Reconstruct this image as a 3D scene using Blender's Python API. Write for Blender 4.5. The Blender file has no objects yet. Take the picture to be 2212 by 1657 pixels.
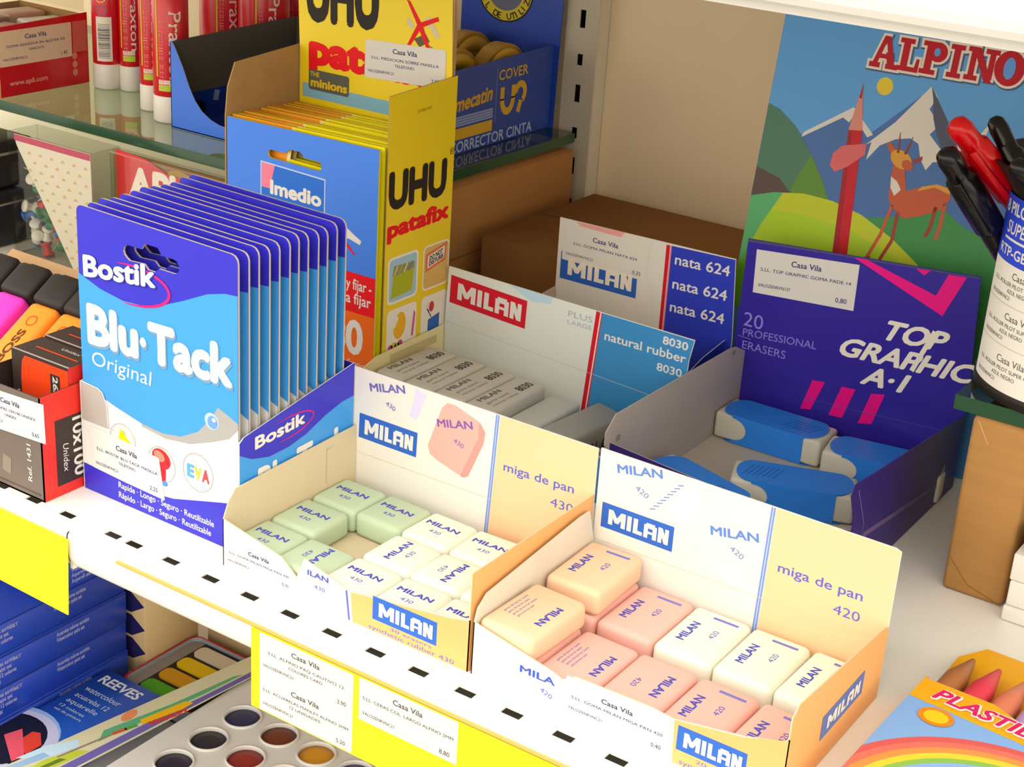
import bpy, bmesh, math, random
from mathutils import Vector, Matrix
from mathutils.geometry import tessellate_polygon
random.seed(7)
S = bpy.context.scene
COL = S.collection

# ------------------------------------------------------------------ camera
cd = bpy.data.cameras.new('camera'); cam = bpy.data.objects.new('camera', cd); COL.objects.link(cam)
cd.sensor_fit = 'HORIZONTAL'; cd.sensor_width = 36.0
cd.lens = 36.0 * 3441.0 / 2212.0
cd.clip_start = 0.01; cd.clip_end = 50
_R = Matrix(((0.82486864, 0.26550414, -0.49909847), (0.56190559, -0.2881084, 0.77540677), (0.06207925, -0.92005495, -0.38683984)))
_M = Matrix(((_R[0][0], -_R[0][1], -_R[0][2]), (_R[1][0], -_R[1][1], -_R[1][2]), (_R[2][0], -_R[2][1], -_R[2][2])))
cam.matrix_world = Matrix.Translation((0, 0, .37)) @ _M.to_4x4()
S.camera = cam

# ------------------------------------------------------------------ light
S.view_settings.view_transform = 'Standard'; S.view_settings.look = 'None'
S.view_settings.gamma = 1.0; S.view_settings.use_curve_mapping = False
S.view_settings.exposure = 0.0
W = bpy.data.worlds.new('shop_ambient'); S.world = W; W.use_nodes = True
W.node_tree.nodes['Background'].inputs[0].default_value = (1.0, .93, .82, 1)
W.node_tree.nodes['Background'].inputs[1].default_value = 2.75
_n = W.node_tree.nodes; _l = W.node_tree.links     # bright shop ceiling and walls, a darker floor
_tc = _n.new('ShaderNodeTexCoord'); _sx = _n.new('ShaderNodeSeparateXYZ'); _mr = _n.new('ShaderNodeMapRange'); _mr.interpolation_type = 'SMOOTHSTEP'
_mr.inputs[1].default_value = -.35; _mr.inputs[2].default_value = .15; _mr.inputs[3].default_value = .22; _mr.inputs[4].default_value = 1
_mx = _n.new('ShaderNodeMix'); _mx.data_type = 'RGBA'; _mx.blend_type = 'MULTIPLY'; _mx.inputs[0].default_value = 1; _mx.inputs[6].default_value = (1.0, .93, .82, 1)
_l.new(_tc.outputs['Generated'], _sx.inputs[0]); _l.new(_sx.outputs[2], _mr.inputs[0]); _l.new(_mr.outputs[0], _mx.inputs[7]); _l.new(_mx.outputs[2], _n['Background'].inputs[0])
def area(name, loc, target, sx, sy, power, col):
    l = bpy.data.lights.new(name, 'AREA'); l.shape = 'RECTANGLE'; l.size = sx; l.size_y = sy; l.energy = power; l.color = col
    o = bpy.data.objects.new(name, l); COL.objects.link(o); o.location = loc
    o.rotation_euler = (Vector(target) - Vector(loc)).to_track_quat('-Z', 'Y').to_euler()
    return o
area('ceiling_lamp_over_aisle', (-.35, -.45, 1.75), (-.4, .5, 0), 2.4, .5, 9, (1, .95, .86))
area('ceiling_lamp_far_aisle', (1.6, -.9, 1.9), (-.4, .6, 0), .6, 1.6, 6, (1, .95, .86))

# ------------------------------------------------------------------ materials
def lin(h):
    h = h.lstrip('#'); out = []
    for i in (0, 2, 4):
        c = int(h[i:i+2], 16) / 255
        out.append(c / 12.92 if c <= .04045 else ((c + .055) / 1.055) ** 2.4)
    return (*out, 1)
_mats = {}
def mat(h, rough=.5, spec=.22, noise=0, scale=60, name=None, metal=0, coat=0, stretch=None):
    key = (h, rough, spec, noise, scale, metal, coat)
    if key in _mats: return _mats[key]
    m = bpy.data.materials.new(name or 'print_' + h.strip('#')); m.use_nodes = True
    nt = m.node_tree; b = nt.nodes['Principled BSDF']
    b.inputs['Base Color'].default_value = lin(h); b.inputs['Roughness'].default_value = rough
    b.inputs['Specular IOR Level'].default_value = spec; b.inputs['Metallic'].default_value = metal
    b.inputs['Coat Weight'].default_value = coat; b.inputs['Coat Roughness'].default_value = .15
    if noise:
        tc = nt.nodes.new('ShaderNodeTexCoord'); n = nt.nodes.new('ShaderNodeTexNoise'); n.inputs['Scale'].default_value = scale
        n.inputs['Detail'].default_value = 5
        src = tc.outputs['Object']
        if stretch:
            mp = nt.nodes.new('ShaderNodeMapping'); mp.inputs['Scale'].default_value = stretch
            nt.links.new(src, mp.inputs[0]); src = mp.outputs[0]
        nt.links.new(src, n.inputs['Vector'])
        mr = nt.nodes.new('ShaderNodeMapRange'); mr.inputs[3].default_value = 1 - noise; mr.inputs[4].default_value = 1 + noise
        nt.links.new(n.outputs['Fac'], mr.inputs[0])
        mx = nt.nodes.new('ShaderNodeMix'); mx.data_type = 'RGBA'; mx.blend_type = 'MULTIPLY'; mx.inputs[0].default_value = 1
        mx.inputs[6].default_value = lin(h); nt.links.new(mr.outputs[0], mx.inputs[7])
        nt.links.new(mx.outputs[2], b.inputs['Base Color'])
        bp = nt.nodes.new('ShaderNodeBump'); bp.inputs['Strength'].default_value = .15; bp.inputs['Distance'].default_value = .0004
        nt.links.new(n.outputs['Fac'], bp.inputs['Height']); nt.links.new(bp.outputs[0], b.inputs['Normal'])
    _mats[key] = m
    return m
def glassy(name, h, alpha_mix, rough=.03, ior=1.45):
    """thin clear plastic / glass: fresnel gloss over a tinted see-through layer"""
    m = bpy.data.materials.new(name); m.use_nodes = True; nt = m.node_tree; nt.nodes.clear()
    o = nt.nodes.new('ShaderNodeOutputMaterial'); t = nt.nodes.new('ShaderNodeBsdfTransparent'); t.inputs[0].default_value = lin(h)
    g = nt.nodes.new('ShaderNodeBsdfGlossy'); g.inputs['Roughness'].default_value = rough
    f = nt.nodes.new('ShaderNodeFresnel'); f.inputs[0].default_value = ior
    ad = nt.nodes.new('ShaderNodeMath'); ad.operation = 'MULTIPLY_ADD'; ad.inputs[1].default_value = 1.0; ad.inputs[2].default_value = alpha_mix
    mx = nt.nodes.new('ShaderNodeMixShader')
    ge = nt.nodes.new('ShaderNodeNewGeometry'); iv = nt.nodes.new('ShaderNodeMath'); iv.operation = 'SUBTRACT'; iv.inputs[0].default_value = 1
    nt.links.new(ge.outputs['Backfacing'], iv.inputs[1]); ml = nt.nodes.new('ShaderNodeMath'); ml.operation = 'MULTIPLY'
    nt.links.new(f.outputs[0], ad.inputs[0]); nt.links.new(ad.outputs[0], ml.inputs[0]); nt.links.new(iv.outputs[0], ml.inputs[1]); nt.links.new(ml.outputs[0], mx.inputs[0])
    nt.links.new(t.outputs[0], mx.inputs[1]); nt.links.new(g.outputs[0], mx.inputs[2]); nt.links.new(mx.outputs[0], o.inputs[0])
    return m

WHITE = mat('#ece8de', .35, name='white_metal', noise=.02, scale=30)
INK = mat('#2a2f6b', .6)
BLK = mat('#26211f', .6)
PAPER = mat('#d9d5ce', .7, .2, name='label_paper')
BLUEINK = mat('#3d55b8', .6)
KRAFT = mat('#b08c58', .8, .2, noise=.12, scale=90, name='kraft_inside')

# ------------------------------------------------------------------ mesh builder
class Fr:
    """a flat drawing frame: x, y in millimetres along u, v; n = height above it in millimetres"""
    def __init__(s, o, u, v):
        s.o = Vector(o); s.u = Vector(u).normalized(); s.v = Vector(v).normalized(); s.n = s.u.cross(s.v)
    def pt(s, x, y, n=0): return s.o + s.u * (x * .001) + s.v * (y * .001) + s.n * (n * .001)
    def rot(s, x, y, deg, shear=0):
        a = math.radians(deg); f = Fr(s.pt(x, y), s.u, s.v)
        f.u = s.u * math.cos(a) + s.v * math.sin(a); f.v = s.v * math.cos(a) - s.u * math.sin(a)
        if shear: f.v = f.v + f.u * shear
        f.n = s.n; return f
    def skew(s, x, y, su, sv):
        """a sub-frame whose axes are given in this frame's own coordinates"""
        f = Fr(s.pt(x, y), s.u, s.v); f.u = s.u * su[0] + s.v * su[1]; f.v = s.u * sv[0] + s.v * sv[1]; f.n = s.n; return f
class Cyl:
    """drawing frame wrapped round an upright cylinder; x runs along the girth from angle a0"""
    def __init__(s, c, r, a0): s.c = Vector(c); s.r = r; s.a0 = a0
    def pt(s, x, y, n=0):
        a = s.a0 + x * .001 / s.r; r = s.r + n * .001
        return Vector((s.c.x + r * math.cos(a), s.c.y + r * math.sin(a), s.c.z + y * .001))
    def rot(s, x, y, deg):
        b = s; a = math.radians(deg)
        class T:
            def pt(t, X, Y, n=0): return b.pt(x + X * math.cos(a) - Y * math.sin(a), y + X * math.sin(a) + Y * math.cos(a), n)
        return T()
def F_front(x, y, z): return Fr((x, y, z), (1, 0, 0), (0, 0, 1))     # faces the aisle
def F_right(x, y, z): return Fr((x, y, z), (0, 1, 0), (0, 0, 1))     # faces +x
def F_top(x, y, z): return Fr((x, y, z), (1, 0, 0), (0, 1, 0))       # faces up
_glyph = {}
def glyphs(s, bold):
    k = (s, bold)
    if k not in _glyph:
        cu = bpy.data.curves.new('t', 'FONT'); cu.body = s; cu.size = 1; cu.offset = bold; cu.resolution_u = 3; cu.fill_mode = 'FRONT'
        ob = bpy.data.objects.new('t', cu); me = bpy.data.meshes.new_from_object(ob)
        vs = [(v.co.x / .72, v.co.y / .72) for v in me.vertices]; fs = [tuple(p.vertices) for p in me.polygons]
        bpy.data.objects.remove(ob); bpy.data.meshes.remove(me); bpy.data.curves.remove(cu)
        if vs:
            x0 = min(v[0] for v in vs); vs = [(v[0] - x0, v[1]) for v in vs]
        _glyph[k] = (vs, fs, max((v[0] for v in vs), default=0))
    return _glyph[k]
class MB:
    def __init__(s): s.v = []; s.f = []; s.mi = []; s.ms = []; s.sm = []
    def m(s, mt):
        if mt not in s.ms: s.ms.append(mt)
        return s.ms.index(mt)
    def face(s, pts, mt, smooth=False):
        i = len(s.v); s.v += [tuple(p) for p in pts]; s.f.append(tuple(range(i, i + len(pts)))); s.mi.append(s.m(mt)); s.sm.append(smooth)
    def mesh(s, vs, fs, mt, smooth=False):
        i = len(s.v); s.v += [tuple(p) for p in vs]; k = s.m(mt)
        for f in fs: s.f.append(tuple(i + a for a in f)); s.mi.append(k); s.sm.append(smooth)
    def box(s, x0, x1, y0, y1, z0, z1, mt, **over):
        P = [(x0,y0,z0),(x1,y0,z0),(x1,y1,z0),(x0,y1,z0),(x0,y0,z1),(x1,y0,z1),(x1,y1,z1),(x0,y1,z1)]
        for k, q in dict(bottom=(3,2,1,0), top=(4,5,6,7), front=(0,1,5,4), right=(1,2,6,5), back=(2,3,7,6), left=(3,0,4,7)).items():
            mm = over.get(k, mt)
            if mm: s.face([P[i] for i in q], mm)
    def fbox(s, fr, x0, x1, y0, y1, n0, n1, mt, side=None):
        s.plate(fr, [(x0,y0),(x1,y0),(x1,y1),(x0,y1)], n1, n1 - n0, mt, side or mt, side or mt)
    def plate(s, fr, loop, n=0, t=.5, front=None, side=None, back=None, holes=()):
        """flat plate with outline loop (mm), its front at height n, thickness t"""
        loops = [list(loop)] + [list(h) for h in holes]
        side = side or front; back = back or front
        flat = [p for l in loops for p in l]
        tri = tessellate_polygon([[Vector((p[0], p[1], 0)) for p in l] for l in loops])
        def orient(t_, up):
            a, b, c = (flat[i] for i in t_); ar = (b[0]-a[0])*(c[1]-a[1]) - (b[1]-a[1])*(c[0]-a[0])
            return t_ if (ar > 0) == up else t_[::-1]
        A = [fr.pt(x, y, n) for x, y in flat]; B = [fr.pt(x, y, n - t) for x, y in flat]
        s.mesh(A, [orient(tuple(t_), True) for t_ in tri], front); s.mesh(B, [orient(tuple(t_), False) for t_ in tri], back)
        k = 0
        for li, l in enumerate(loops):
            m_ = len(l); ar = sum(l[i][0]*l[(i+1)%m_][1] - l[(i+1)%m_][0]*l[i][1] for i in range(m_))
            for i in range(m_):
                j = (i + 1) % m_; q = [A[k+i], B[k+i], B[k+j], A[k+j]]
                if (ar < 0) != (li > 0): q.reverse()
                s.face(q, side)
            k += m_
    def decal(s, fr, loop, mt, n=.12, holes=()):
        loops = [list(loop)] + [list(h) for h in holes]; flat = [p for l in loops for p in l]
        tri = tessellate_polygon([[Vector((p[0], p[1], 0)) for p in l] for l in loops])
        s.mesh([fr.pt(x, y, n) for x, y in flat], [tuple(t_) for t_ in tri], mt)
    def rect(s, fr, x0, y0, x1, y1, mt, n=.12, seg=1):
        for i in range(seg):
            a = x0 + (x1 - x0) * i / seg; b = x0 + (x1 - x0) * (i + 1) / seg
            s.mesh([fr.pt(a, y0, n), fr.pt(b, y0, n), fr.pt(b, y1, n), fr.pt(a, y1, n)], [(0,1,2,3)], mt)
    def ell(s, fr, x, y, rx, ry, mt, n=.12, rot=0, k=28, a0=0, a1=360):
        s.decal(fr, ellipse(x, y, rx, ry, rot, k, a0, a1), mt, n)
    def ring(s, fr, x, y, rx, ry, w, mt, n=.12, rot=0, a0=0, a1=360, k=40, taper=False):
        """elliptic stroke, optionally thinning to its ends"""
        L = []; c, d = math.cos(math.radians(rot)), math.sin(math.radians(rot))
        for i in range(k + 1):
            t = i / k; a = math.radians(a0 + (a1 - a0) * t); h = w / 2 * (math.sin(math.pi * t) ** .6 + .05 if taper else 1)
            row = []
            for g in (-h, h):
                px, py = (rx + g) * math.cos(a), (ry + g) * math.sin(a); row.append(fr.pt(x + px*c - py*d, y + px*d + py*c, n))
            L.append(row)
        for i in range(k): s.face([L[i][0], L[i][1], L[i+1][1], L[i+1][0]], mt)
    def stroke(s, fr, pts, w, mt, n=.12):
        for (a, b) in zip(pts, pts[1:]):
            d = Vector((b[0]-a[0], b[1]-a[1])); d.normalize(); q = Vector((-d.y, d.x)) * w / 2
            s.mesh([fr.pt(a[0]+q.x, a[1]+q.y, n), fr.pt(a[0]-q.x, a[1]-q.y, n), fr.pt(b[0]-q.x, b[1]-q.y, n), fr.pt(b[0]+q.x, b[1]+q.y, n)], [(0,1,2,3)], mt)
    def text(s, fr, t, x, y, h, mt, w=None, al='l', bold=0., n=.14, shear=0., rise=0.):
        thick = bold if bold > .011 else 0
        vs, fs, W_ = glyphs(t, 0 if thick else bold)
        if not vs: return
        W_ += 2*thick; sx = (w / W_) if w else h
        if al == 'c': x -= sx * W_ / 2
        elif al == 'r': x -= sx * W_
        offs = [(0, 0)] if not thick else [(thick*math.cos(q*math.pi/4), thick*math.sin(q*math.pi/4)) for q in range(8)] + [(0, 0)]
        for k, (da, db) in enumerate(offs):      # heavy letters: the outline laid down a few times, each a hair higher
            s.mesh([fr.pt(x + (a+da+thick)*sx + (b+db)*h*shear, y + (b+db)*h + rise*a*sx, n + .006*k) for a, b in vs], fs, mt)
    def lathe(s, c, prof, mt, k=28, axis=(0,0,1), smooth=True):
        """surface of revolution; prof = [(radius, height)] in metres"""
        ax = Vector(axis).normalized(); e = Vector((1,0,0)) if abs(ax.x) < .9 else Vector((0,1,0))
        u = ax.cross(e).normalized(); w = ax.cross(u); c = Vector(c); vs = []; fs = []
        for r, h in prof:
            for i in range(k):
                a = 2*math.pi*i/k; vs.append(c + ax*h + (u*math.cos(a) + w*math.sin(a))*max(r, 1e-5))
        for j in range(len(prof) - 1):
            for i in range(k): fs.append((j*k+i, j*k+(i+1)%k, (j+1)*k+(i+1)%k, (j+1)*k+i))
        s.mesh(vs, fs, mt, smooth)
    def rbox(s, fr, x0, x1, y0, y1, n0, n1, r, mt, seg=3):
        """box with rounded edges"""
        bm = bmesh.new(); bmesh.ops.create_cube(bm, size=1)
        for v in bm.verts: v.co = Vector((x0 + (v.co.x+.5)*(x1-x0), y0 + (v.co.y+.5)*(y1-y0), n0 + (v.co.z+.5)*(n1-n0)))
        bmesh.ops.bevel(bm, geom=bm.edges[:] + bm.verts[:], offset=r, segments=seg, profile=.5, affect='EDGES')
        bm.verts.index_update()
        s.mesh([fr.pt(*v.co) for v in bm.verts], [tuple(v.index for v in f.verts) for f in bm.faces], mt, True); bm.free()
    def build(s, name, parent=None, loc=None):
        me = bpy.data.meshes.new(name); o = Vector(loc) if loc is not None else (Vector(parent['_at']) if parent is not None else Vector())
        me.from_pydata([Vector(v) - o for v in s.v], [], s.f)
        for m_ in s.ms: me.materials.append(m_)
        me.polygons.foreach_set('material_index', s.mi); me.polygons.foreach_set('use_smooth', s.sm); me.update()
        ob = bpy.data.objects.new(name, me); COL.objects.link(ob)
        if parent is not None: ob.parent = parent; ob['_at'] = tuple(o)
        else: ob.location = o; ob['_at'] = tuple(o)
        return ob
def ellipse(x, y, rx, ry, rot=0, k=28, a0=0, a1=360):
    c, d = math.cos(math.radians(rot)), math.sin(math.radians(rot)); out = []
    full = abs(a1 - a0) >= 360
    for i in range(k if full else k + 1):
        a = math.radians(a0 + (a1 - a0) * i / k); px, py = rx*math.cos(a), ry*math.sin(a); out.append((x + px*c - py*d, y + px*d + py*c))
    return out
def rrect(x0, y0, x1, y1, r, k=5):
    out = []
    for cx, cy, a in ((x1-r, y0+r, -90), (x1-r, y1-r, 0), (x0+r, y1-r, 90), (x0+r, y0+r, 180)):
        for i in range(k + 1): t = math.radians(a + 90*i/k); out.append((cx + r*math.cos(t), cy + r*math.sin(t)))
    return out
def tag(o, label, cat, group=None):
    o['label'] = label; o['category'] = cat
    if group: o['group'] = group
    return o
def thing(name, loc, label, cat, group=None):
    o = bpy.data.objects.new(name, None); COL.objects.link(o); o.location = loc; o['_at'] = tuple(loc); o.empty_display_size = .02
    return tag(o, label, cat, group)
def copy_thing(o, dloc, label=None, group=None, rotz=None):
    c = o.copy(); COL.objects.link(c); c.location = Vector(dloc)
    if label: c['label'] = label
    if group: c['group'] = group
    if rotz is not None: c.rotation_euler = (0, 0, rotz)
    for ch in list(o.children):
        d = ch.copy(); COL.objects.link(d); d.parent = c
        for g in list(ch.children):
            e = g.copy(); COL.objects.link(e); e.parent = d
    return c
def structure(o): o['kind'] = 'structure'; return o

def casa(mb, fr, x0, y0, x1, y1, lines, price, n=.25, ink=INK, base=PAPER, r=.8, plate=True, code=True, title_y=.72, codes='VALOZENRVNC21'):
    """a printed shop price sticker"""
    if plate: mb.decal(fr, rrect(x0, y0, x1, y1, r, 3), base, n)
    w, h = x1 - x0, y1 - y0
    mb.text(fr, 'Casa Vila', x0 + w*.5, y0 + h*title_y, h*.13, ink, w=w*.3, al='c', n=n+.1, bold=.012)
    for i, t in enumerate(lines):
        mb.text(fr, t, x0 + w*.5, y0 + h*(title_y - .2 - .15*i), h*.075, ink, w=w*min(.92, len(t)*.03), al='c', n=n+.1)
    if code: mb.text(fr, codes, x0 + w*.04, y0 + h*.16, h*.075, ink, w=w*.33, n=n+.1)
    mb.text(fr, price, x0 + w*.93, y0 + h*.1, h*.11, ink, al='r', n=n+.1)

def milan(mb, fr, x0, y0, x1, y1, bg, fg, n=.15):
    """white block letters on a coloured bar"""
    if bg: mb.rect(fr, x0, y0, x1, y1, bg, n)
    w, h = x1 - x0, y1 - y0; X, Y, cw, ch = x0 + w*.1, y0 + h*.2, w*.8, h*.6; t = ch*.26; g = lambda a: X + cw*a
    lift = [n + .06]
    def up():
        lift[0] += .008; return lift[0]
    def R(a0, b0, a1, b1): mb.rect(fr, g(a0), Y + ch*b0, g(a1), Y + ch*b1, fg, up())
    def Q(*p): mb.decal(fr, [(g(a), Y + ch*b) for a, b in p], fg, up())
    R(0,0,.075,1); R(.225,0,.3,1); Q((0,1),(.08,1),(.15,.55),(.22,1),(.3,1),(.18,.2),(.12,.2))
    R(.33,0,.405,1)
    R(.44,0,.515,1); R(.44,0,.60,.24)
    R(.625,0,.695,.8); R(.775,0,.845,.8); R(.625,.66,.845,.88); R(.66,.86,.81,1); R(.625,.3,.845,.46)
    R(.87,0,.935,1); R(.985,0,1.05,1); Q((.87,1),(.94,1),(1.05,0),(.98,0))

# ================================================================== the shelving
GREEN_GLASS = glassy('green_tinted_glass', '#cfe0d2', .2)
GLASS_EDGE = mat('#244a30', .2, .6, name='green_glass_edge')
CLEAR = glassy('clear_plastic', '#f3f3f0', .012, .06)
SLOT_X = [-.514, -.5, -.4758, -.4508, -.4268, -.403, -.379, -.355, -.332, -.308, -.2846, -.260, -.2357] + [-.2357 + .0243*i for i in range(1, 22)]
def shelf_panel(name, x0, x1, slots, z, label):
    mb = MB(); fr = F_top(0, 0, z)
    holes = [[(x*1e3-4.6, 456.6), (x*1e3+4.6, 456.6), (x*1e3+4.6, 461.4), (x*1e3-4.6, 461.4)] for x in slots]
    mb.plate(fr, [(x0*1e3, 448.4), (x1*1e3, 448.4), (x1*1e3, 958), (x0*1e3, 958)], 0, .8, WHITE, holes=holes)
    prof = [(.4484, 0), (.4472, -.0004), (.4466, -.0012), (.4464, -.0024), (.4464, -.0105), (.4467, -.0135), (.4478, -.0166), (.4497, -.0190), (.4520, -.0203), (.4550, -.0206), (.462, -.0206)]
    for (a, b), (c, d) in zip(prof, prof[1:]):
        mb.mesh([(x0, a, z+b), (x0, c, z+d), (x1, c, z+d), (x1, a, z+b)], [(0,1,2,3)], WHITE, True)
    mb.box(x0, x1, .462, .958, z-.024, z-.0206, WHITE)
    for x in (x0, x1): mb.box(x-.0004, x+.0004, .4484, .958, z-.0205, z-.0004, WHITE)
    return tag(mb.build(name, loc=((x0+x1)/2, .7, z)), label, 'shelf')
shelf_panel('metal_shelf', -.5315, .30, SLOT_X, 0, 'white slotted metal shelf carrying the eraser boxes')
shelf_panel('metal_shelf', -1.25, -.5325, [-.5454-.024*i for i in range(1, 26)] + [-.5454], 0, 'white slotted metal shelf left of the seam, under the staple boxes')
shelf_panel('metal_shelf', -1.25, .30, [], .314, 'white metal shelf above the mountain drawing pad')
shelf_panel('metal_shelf', -1.25, .30, [], -.2475, 'white metal shelf below, carrying the paint sets')

mb = MB()
BACK = mat('#f2ddb8', .75, .2, noise=.03, scale=12, name='beige_back_panel')
mb.box(-1.25, .30, .978, .986, -.6, .75, BACK)
structure(mb.build('wall_back'))
# perforated upright
mb = MB(); pm = mat('#c9bfa8', .45, name='post_paint', noise=.03, scale=30)
fr = F_front(0, .962, 0)
holes = []
for i in range(-20, 26):
    z = 13.9 + i*26.2; tall = 12.5 if i % 2 == 0 else 8
    holes.append([(-583.2, z), (-578.6, z), (-578.6, z+tall), (-583.2, z+tall)])
mb.plate(fr, [(-594, -600), (-568, -600), (-568, 750), (-594, 750)], 0, 1.2, pm, holes=holes)
mb.box(-.594, -.5928, .963, .977, -.6, .75, pm); mb.box(-.5692, -.568, .963, .977, -.6, .75, pm)
mb.box(-.5925, -.5695, .9765, .9775, -.6, .75, mat('#1b1a18', .9))
tag(mb.build('shelf_upright', loc=(-.581, .97, 0)), 'cream slotted metal upright post against the beige back panel', 'post')

def glass_shelf(x0, x1, y0, y1, z0, z1, label):
    mb = MB(); E = GLASS_EDGE
    mb.box(x0, x1, y0, y1, z0, z1, GREEN_GLASS, front=E, left=E, right=E, back=E)
    return tag(mb.build('glass_shelf', loc=((x0+x1)/2, (y0+y1)/2, z0)), label, 'shelf')
glass_shelf(-1.25, -.577, .7235, .957, .091, .098, 'green-edged glass shelf holding glue sticks and the blue correction tape box')
glass_shelf(-.1945, .25, .676, .93, .0899, .097, 'dark green-edged glass shelf under the pen cup')

# label holder and price cards on the shelf front
mb = MB(); AMB = mat('#dcae5e', .4, name='amber_rail')
mb.box(-.4975, .30, .4447, .4464, -.0030, -.0022, AMB); mb.box(-.4975, .30, .4455, .4463, -.0040, -.0030, AMB)
tag(mb.build('label_holder', loc=(-.1, .445, -.01)), 'thin amber-edged plastic label holder along the white shelf front', 'label holder')
YEL = mat('#f8ee1c', .6, .3, name='yellow_card')
mb = MB(); fr = F_front(-.56, .4443, 0)
mb.plate(fr, [(-70, -1.8), (30.6, -2.2), (28.2, -44.3), (-70, -42)], 0, .5, YEL)
tag(mb.build('price_card', loc=(-.58, .4445, -.02)), 'blank yellow price card hanging at the left end of the shelf front', 'price card')
t = thing('price_card', (-.3, .4443, -.02), 'long yellow price card with two white price stickers', 'price card')
mb = MB(); mb.plate(fr, [(147.5, -3.4), (560, -3.4), (560, -44), (147.5, -44)], 0, .5, YEL); mb.build('card', t)
G2 = mat('#55524e', .6)
mb = MB(); mb.decal(fr, rrect(152.5, -43.4, 205.3, -3.9, .5, 2), PAPER, .15)
casa(mb, fr, 152.5, -23.5, 205.3, -3.9, ['S.LL. ALFINO PAQ CAUTIVO 12', 'COLORES CARD'], '3,90', .15, G2, plate=False)
casa(mb, fr, 152.5, -43.2, 205.3, -23.6, ['S.LL. ACUARELAS MANLEY ALFINO 2MM', '12 UNIDADES'], '5,20', .15, G2, plate=False)
mb.build('price_sticker', t)
mb = MB(); casa(mb, fr, 208.5, -24.2, 259.6, -3.6, ['S.LL. CERAS COL. LARGO ALFINO 2MM', ], '8,80', .15, G2, r=.4)
mb.build('price_sticker', t)

# ================================================================== eraser boxes
CREAM = mat('#d3c3a2', .7, .25, noise=.03, scale=40, name='cream_card')
CARDW = mat('#e4dfd6', .5, .35, name='white_card')
ORANGE = mat('#e9ad6a', .5, .35, name='orange_card'); ORANGE_LIT = mat('#edc498', .5, .3, name='orange_card_lit')  # paler orange copy for the back panels: stronger light put into the colour
MBLUE = mat('#2f63c0', .5); PBLUE = mat('#5a62c4', .55); LBLUE = mat('#6f8fe0', .55); WH = mat('#e2dfd8', .5)
def tray_base(mb, x0, x1, y0, y1, inner, outer):
    mb.box(x0+.0006, x1-.0006, y0+.0006, y1-.0006, .0002, .0009, outer, top=inner)
def side_flap(x, y0, loop, facing, inner, outer, name, parent, extra=None, t=.55):
    mb = MB(); fr = F_right(x, y0, 0)
    if facing > 0: mb.plate(fr, loop, 0, t, outer, inner, inner)        # a right wall: print faces +x
    else: mb.plate(fr, loop, t, t, inner, inner, outer)                 # a left wall: its inside faces +x
    if extra: extra(mb, fr)
    return mb.build(name, parent)

# ---- box of 430
bx0, bx1, by0, by1 = -.4548, -.3160, .4712, .566
b = thing('eraser_box', ((bx0+bx1)/2, (by0+by1)/2, 0), 'white and orange box of square green and white erasers, beside the blue putty packs', 'box', 'open card boxes of erasers')
mb = MB(); tray_base(mb, bx0, bx1, by0, by1, CREAM, CARDW); mb.build('tray', b)
fr = F_front(bx0, by0, 0); mb = MB()
mb.plate(fr, [(0,0), (75,0), (138.8,0), (138.8,25), (128,22.6), (75,14.8), (49,21.3), (44.5,10.2), (40,14), (35,17.4), (0,24.3)], 0, .55, CARDW, CREAM, CREAM)
mb.decal(fr, [(77,.2), (138.5,.2), (138.5,24.6), (128,22.2), (78,14.9), (75.6,14.5)], ORANGE, .1)
mb.stroke(fr, [(73.2,14.6), (75.2,.4)], 1.0, PBLUE, .15)
milan(mb, fr, 88, 6.2, 122.5, 17.6, MBLUE, WH)
mb.text(fr, '30 erasers', 98, 3.9, 1.7, PBLUE, w=22); mb.text(fr, 'synthetic rubber 430', 86, .9, 2.2, PBLUE, w=46)
mb.text(fr, 'ILAN', 51, 14.2, 2.6, BLUEINK, bold=.03, w=12); mb.text(fr, '430', 55, 8.6, 2.2, PBLUE, w=6)
mb.decal(fr, [(64,3), (70,3), (72,15), (67,16.3)], mat('#d2cbe0', .5), .1)
fp = mb.build('front_panel', b)
mb = MB(); casa(mb, fr, 1.2, 1.5, 43, 17, ['S.LL. GOMA MILAN MIGA PAN 430'], '0,35', .2, plate=False, title_y=.62); 
mb.decal(fr, [(1,1), (46,1), (43.4,10), (36,16.4), (1,22.6)], PAPER, .14); mb.build('price_sticker', fp)
side_flap(bx0, by0, [(0,.2), (94.5,.2), (94.5,39.5), (86,39.3), (8,36.8), (3.5,32), (0,24.2)], -1, CREAM, CARDW, 'side_flap', b,
          lambda mb, fr: (mb.stroke(fr, [(72,16), (72,34), (77,34)], .7, mat('#cfbd98', .7), .7), mb.ell(fr, 14, 21, 1.6, 1.4, mat('#d9c7a0', .7), .7)))
side_flap(bx1, by0, [(0,.2), (94.5,.2), (94.5,47), (78,47), (0,47), (-.0,30)], 1, CREAM, ORANGE, 'side_flap', b)
fr = F_front(bx0, by1, 0); mb = MB()
mb.plate(fr, [(-2,.2), (138.8,.2), (138.8,70), (-2,70.4)], 0, .55, CARDW, CARDW, CARDW)
mb.decal(fr, [(81.8,.4), (138.6,.4), (138.6,69.8), (85.6,69.9)], ORANGE_LIT, .1)
for d in (0, 1.5): mb.stroke(fr, [(80.3+d*.8,.4), (83.4+d*.8,69.9)], .8, LBLUE, .15)
milan(mb, fr.skew(1.8, 33.3, (1,.0), (.03,1)), 0, 0, 36, 13.2, MBLUE, WH)
mb.text(fr.rot(8.5, 60, 13), 'MILAN', 0, 0, 4.2, mat('#6d66b4', .55), w=22, bold=.03, n=.16); mb.text(fr.rot(18, 55.5, -20), '430', 0, 0, 2.6, mat('#6d66b4', .55), w=6, n=.16)
mb.decal(fr, [(33,54), (37,53), (42.5,67.5), (36,69.5), (35,62)], mat('#d5cdeb', .5), .1)
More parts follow.
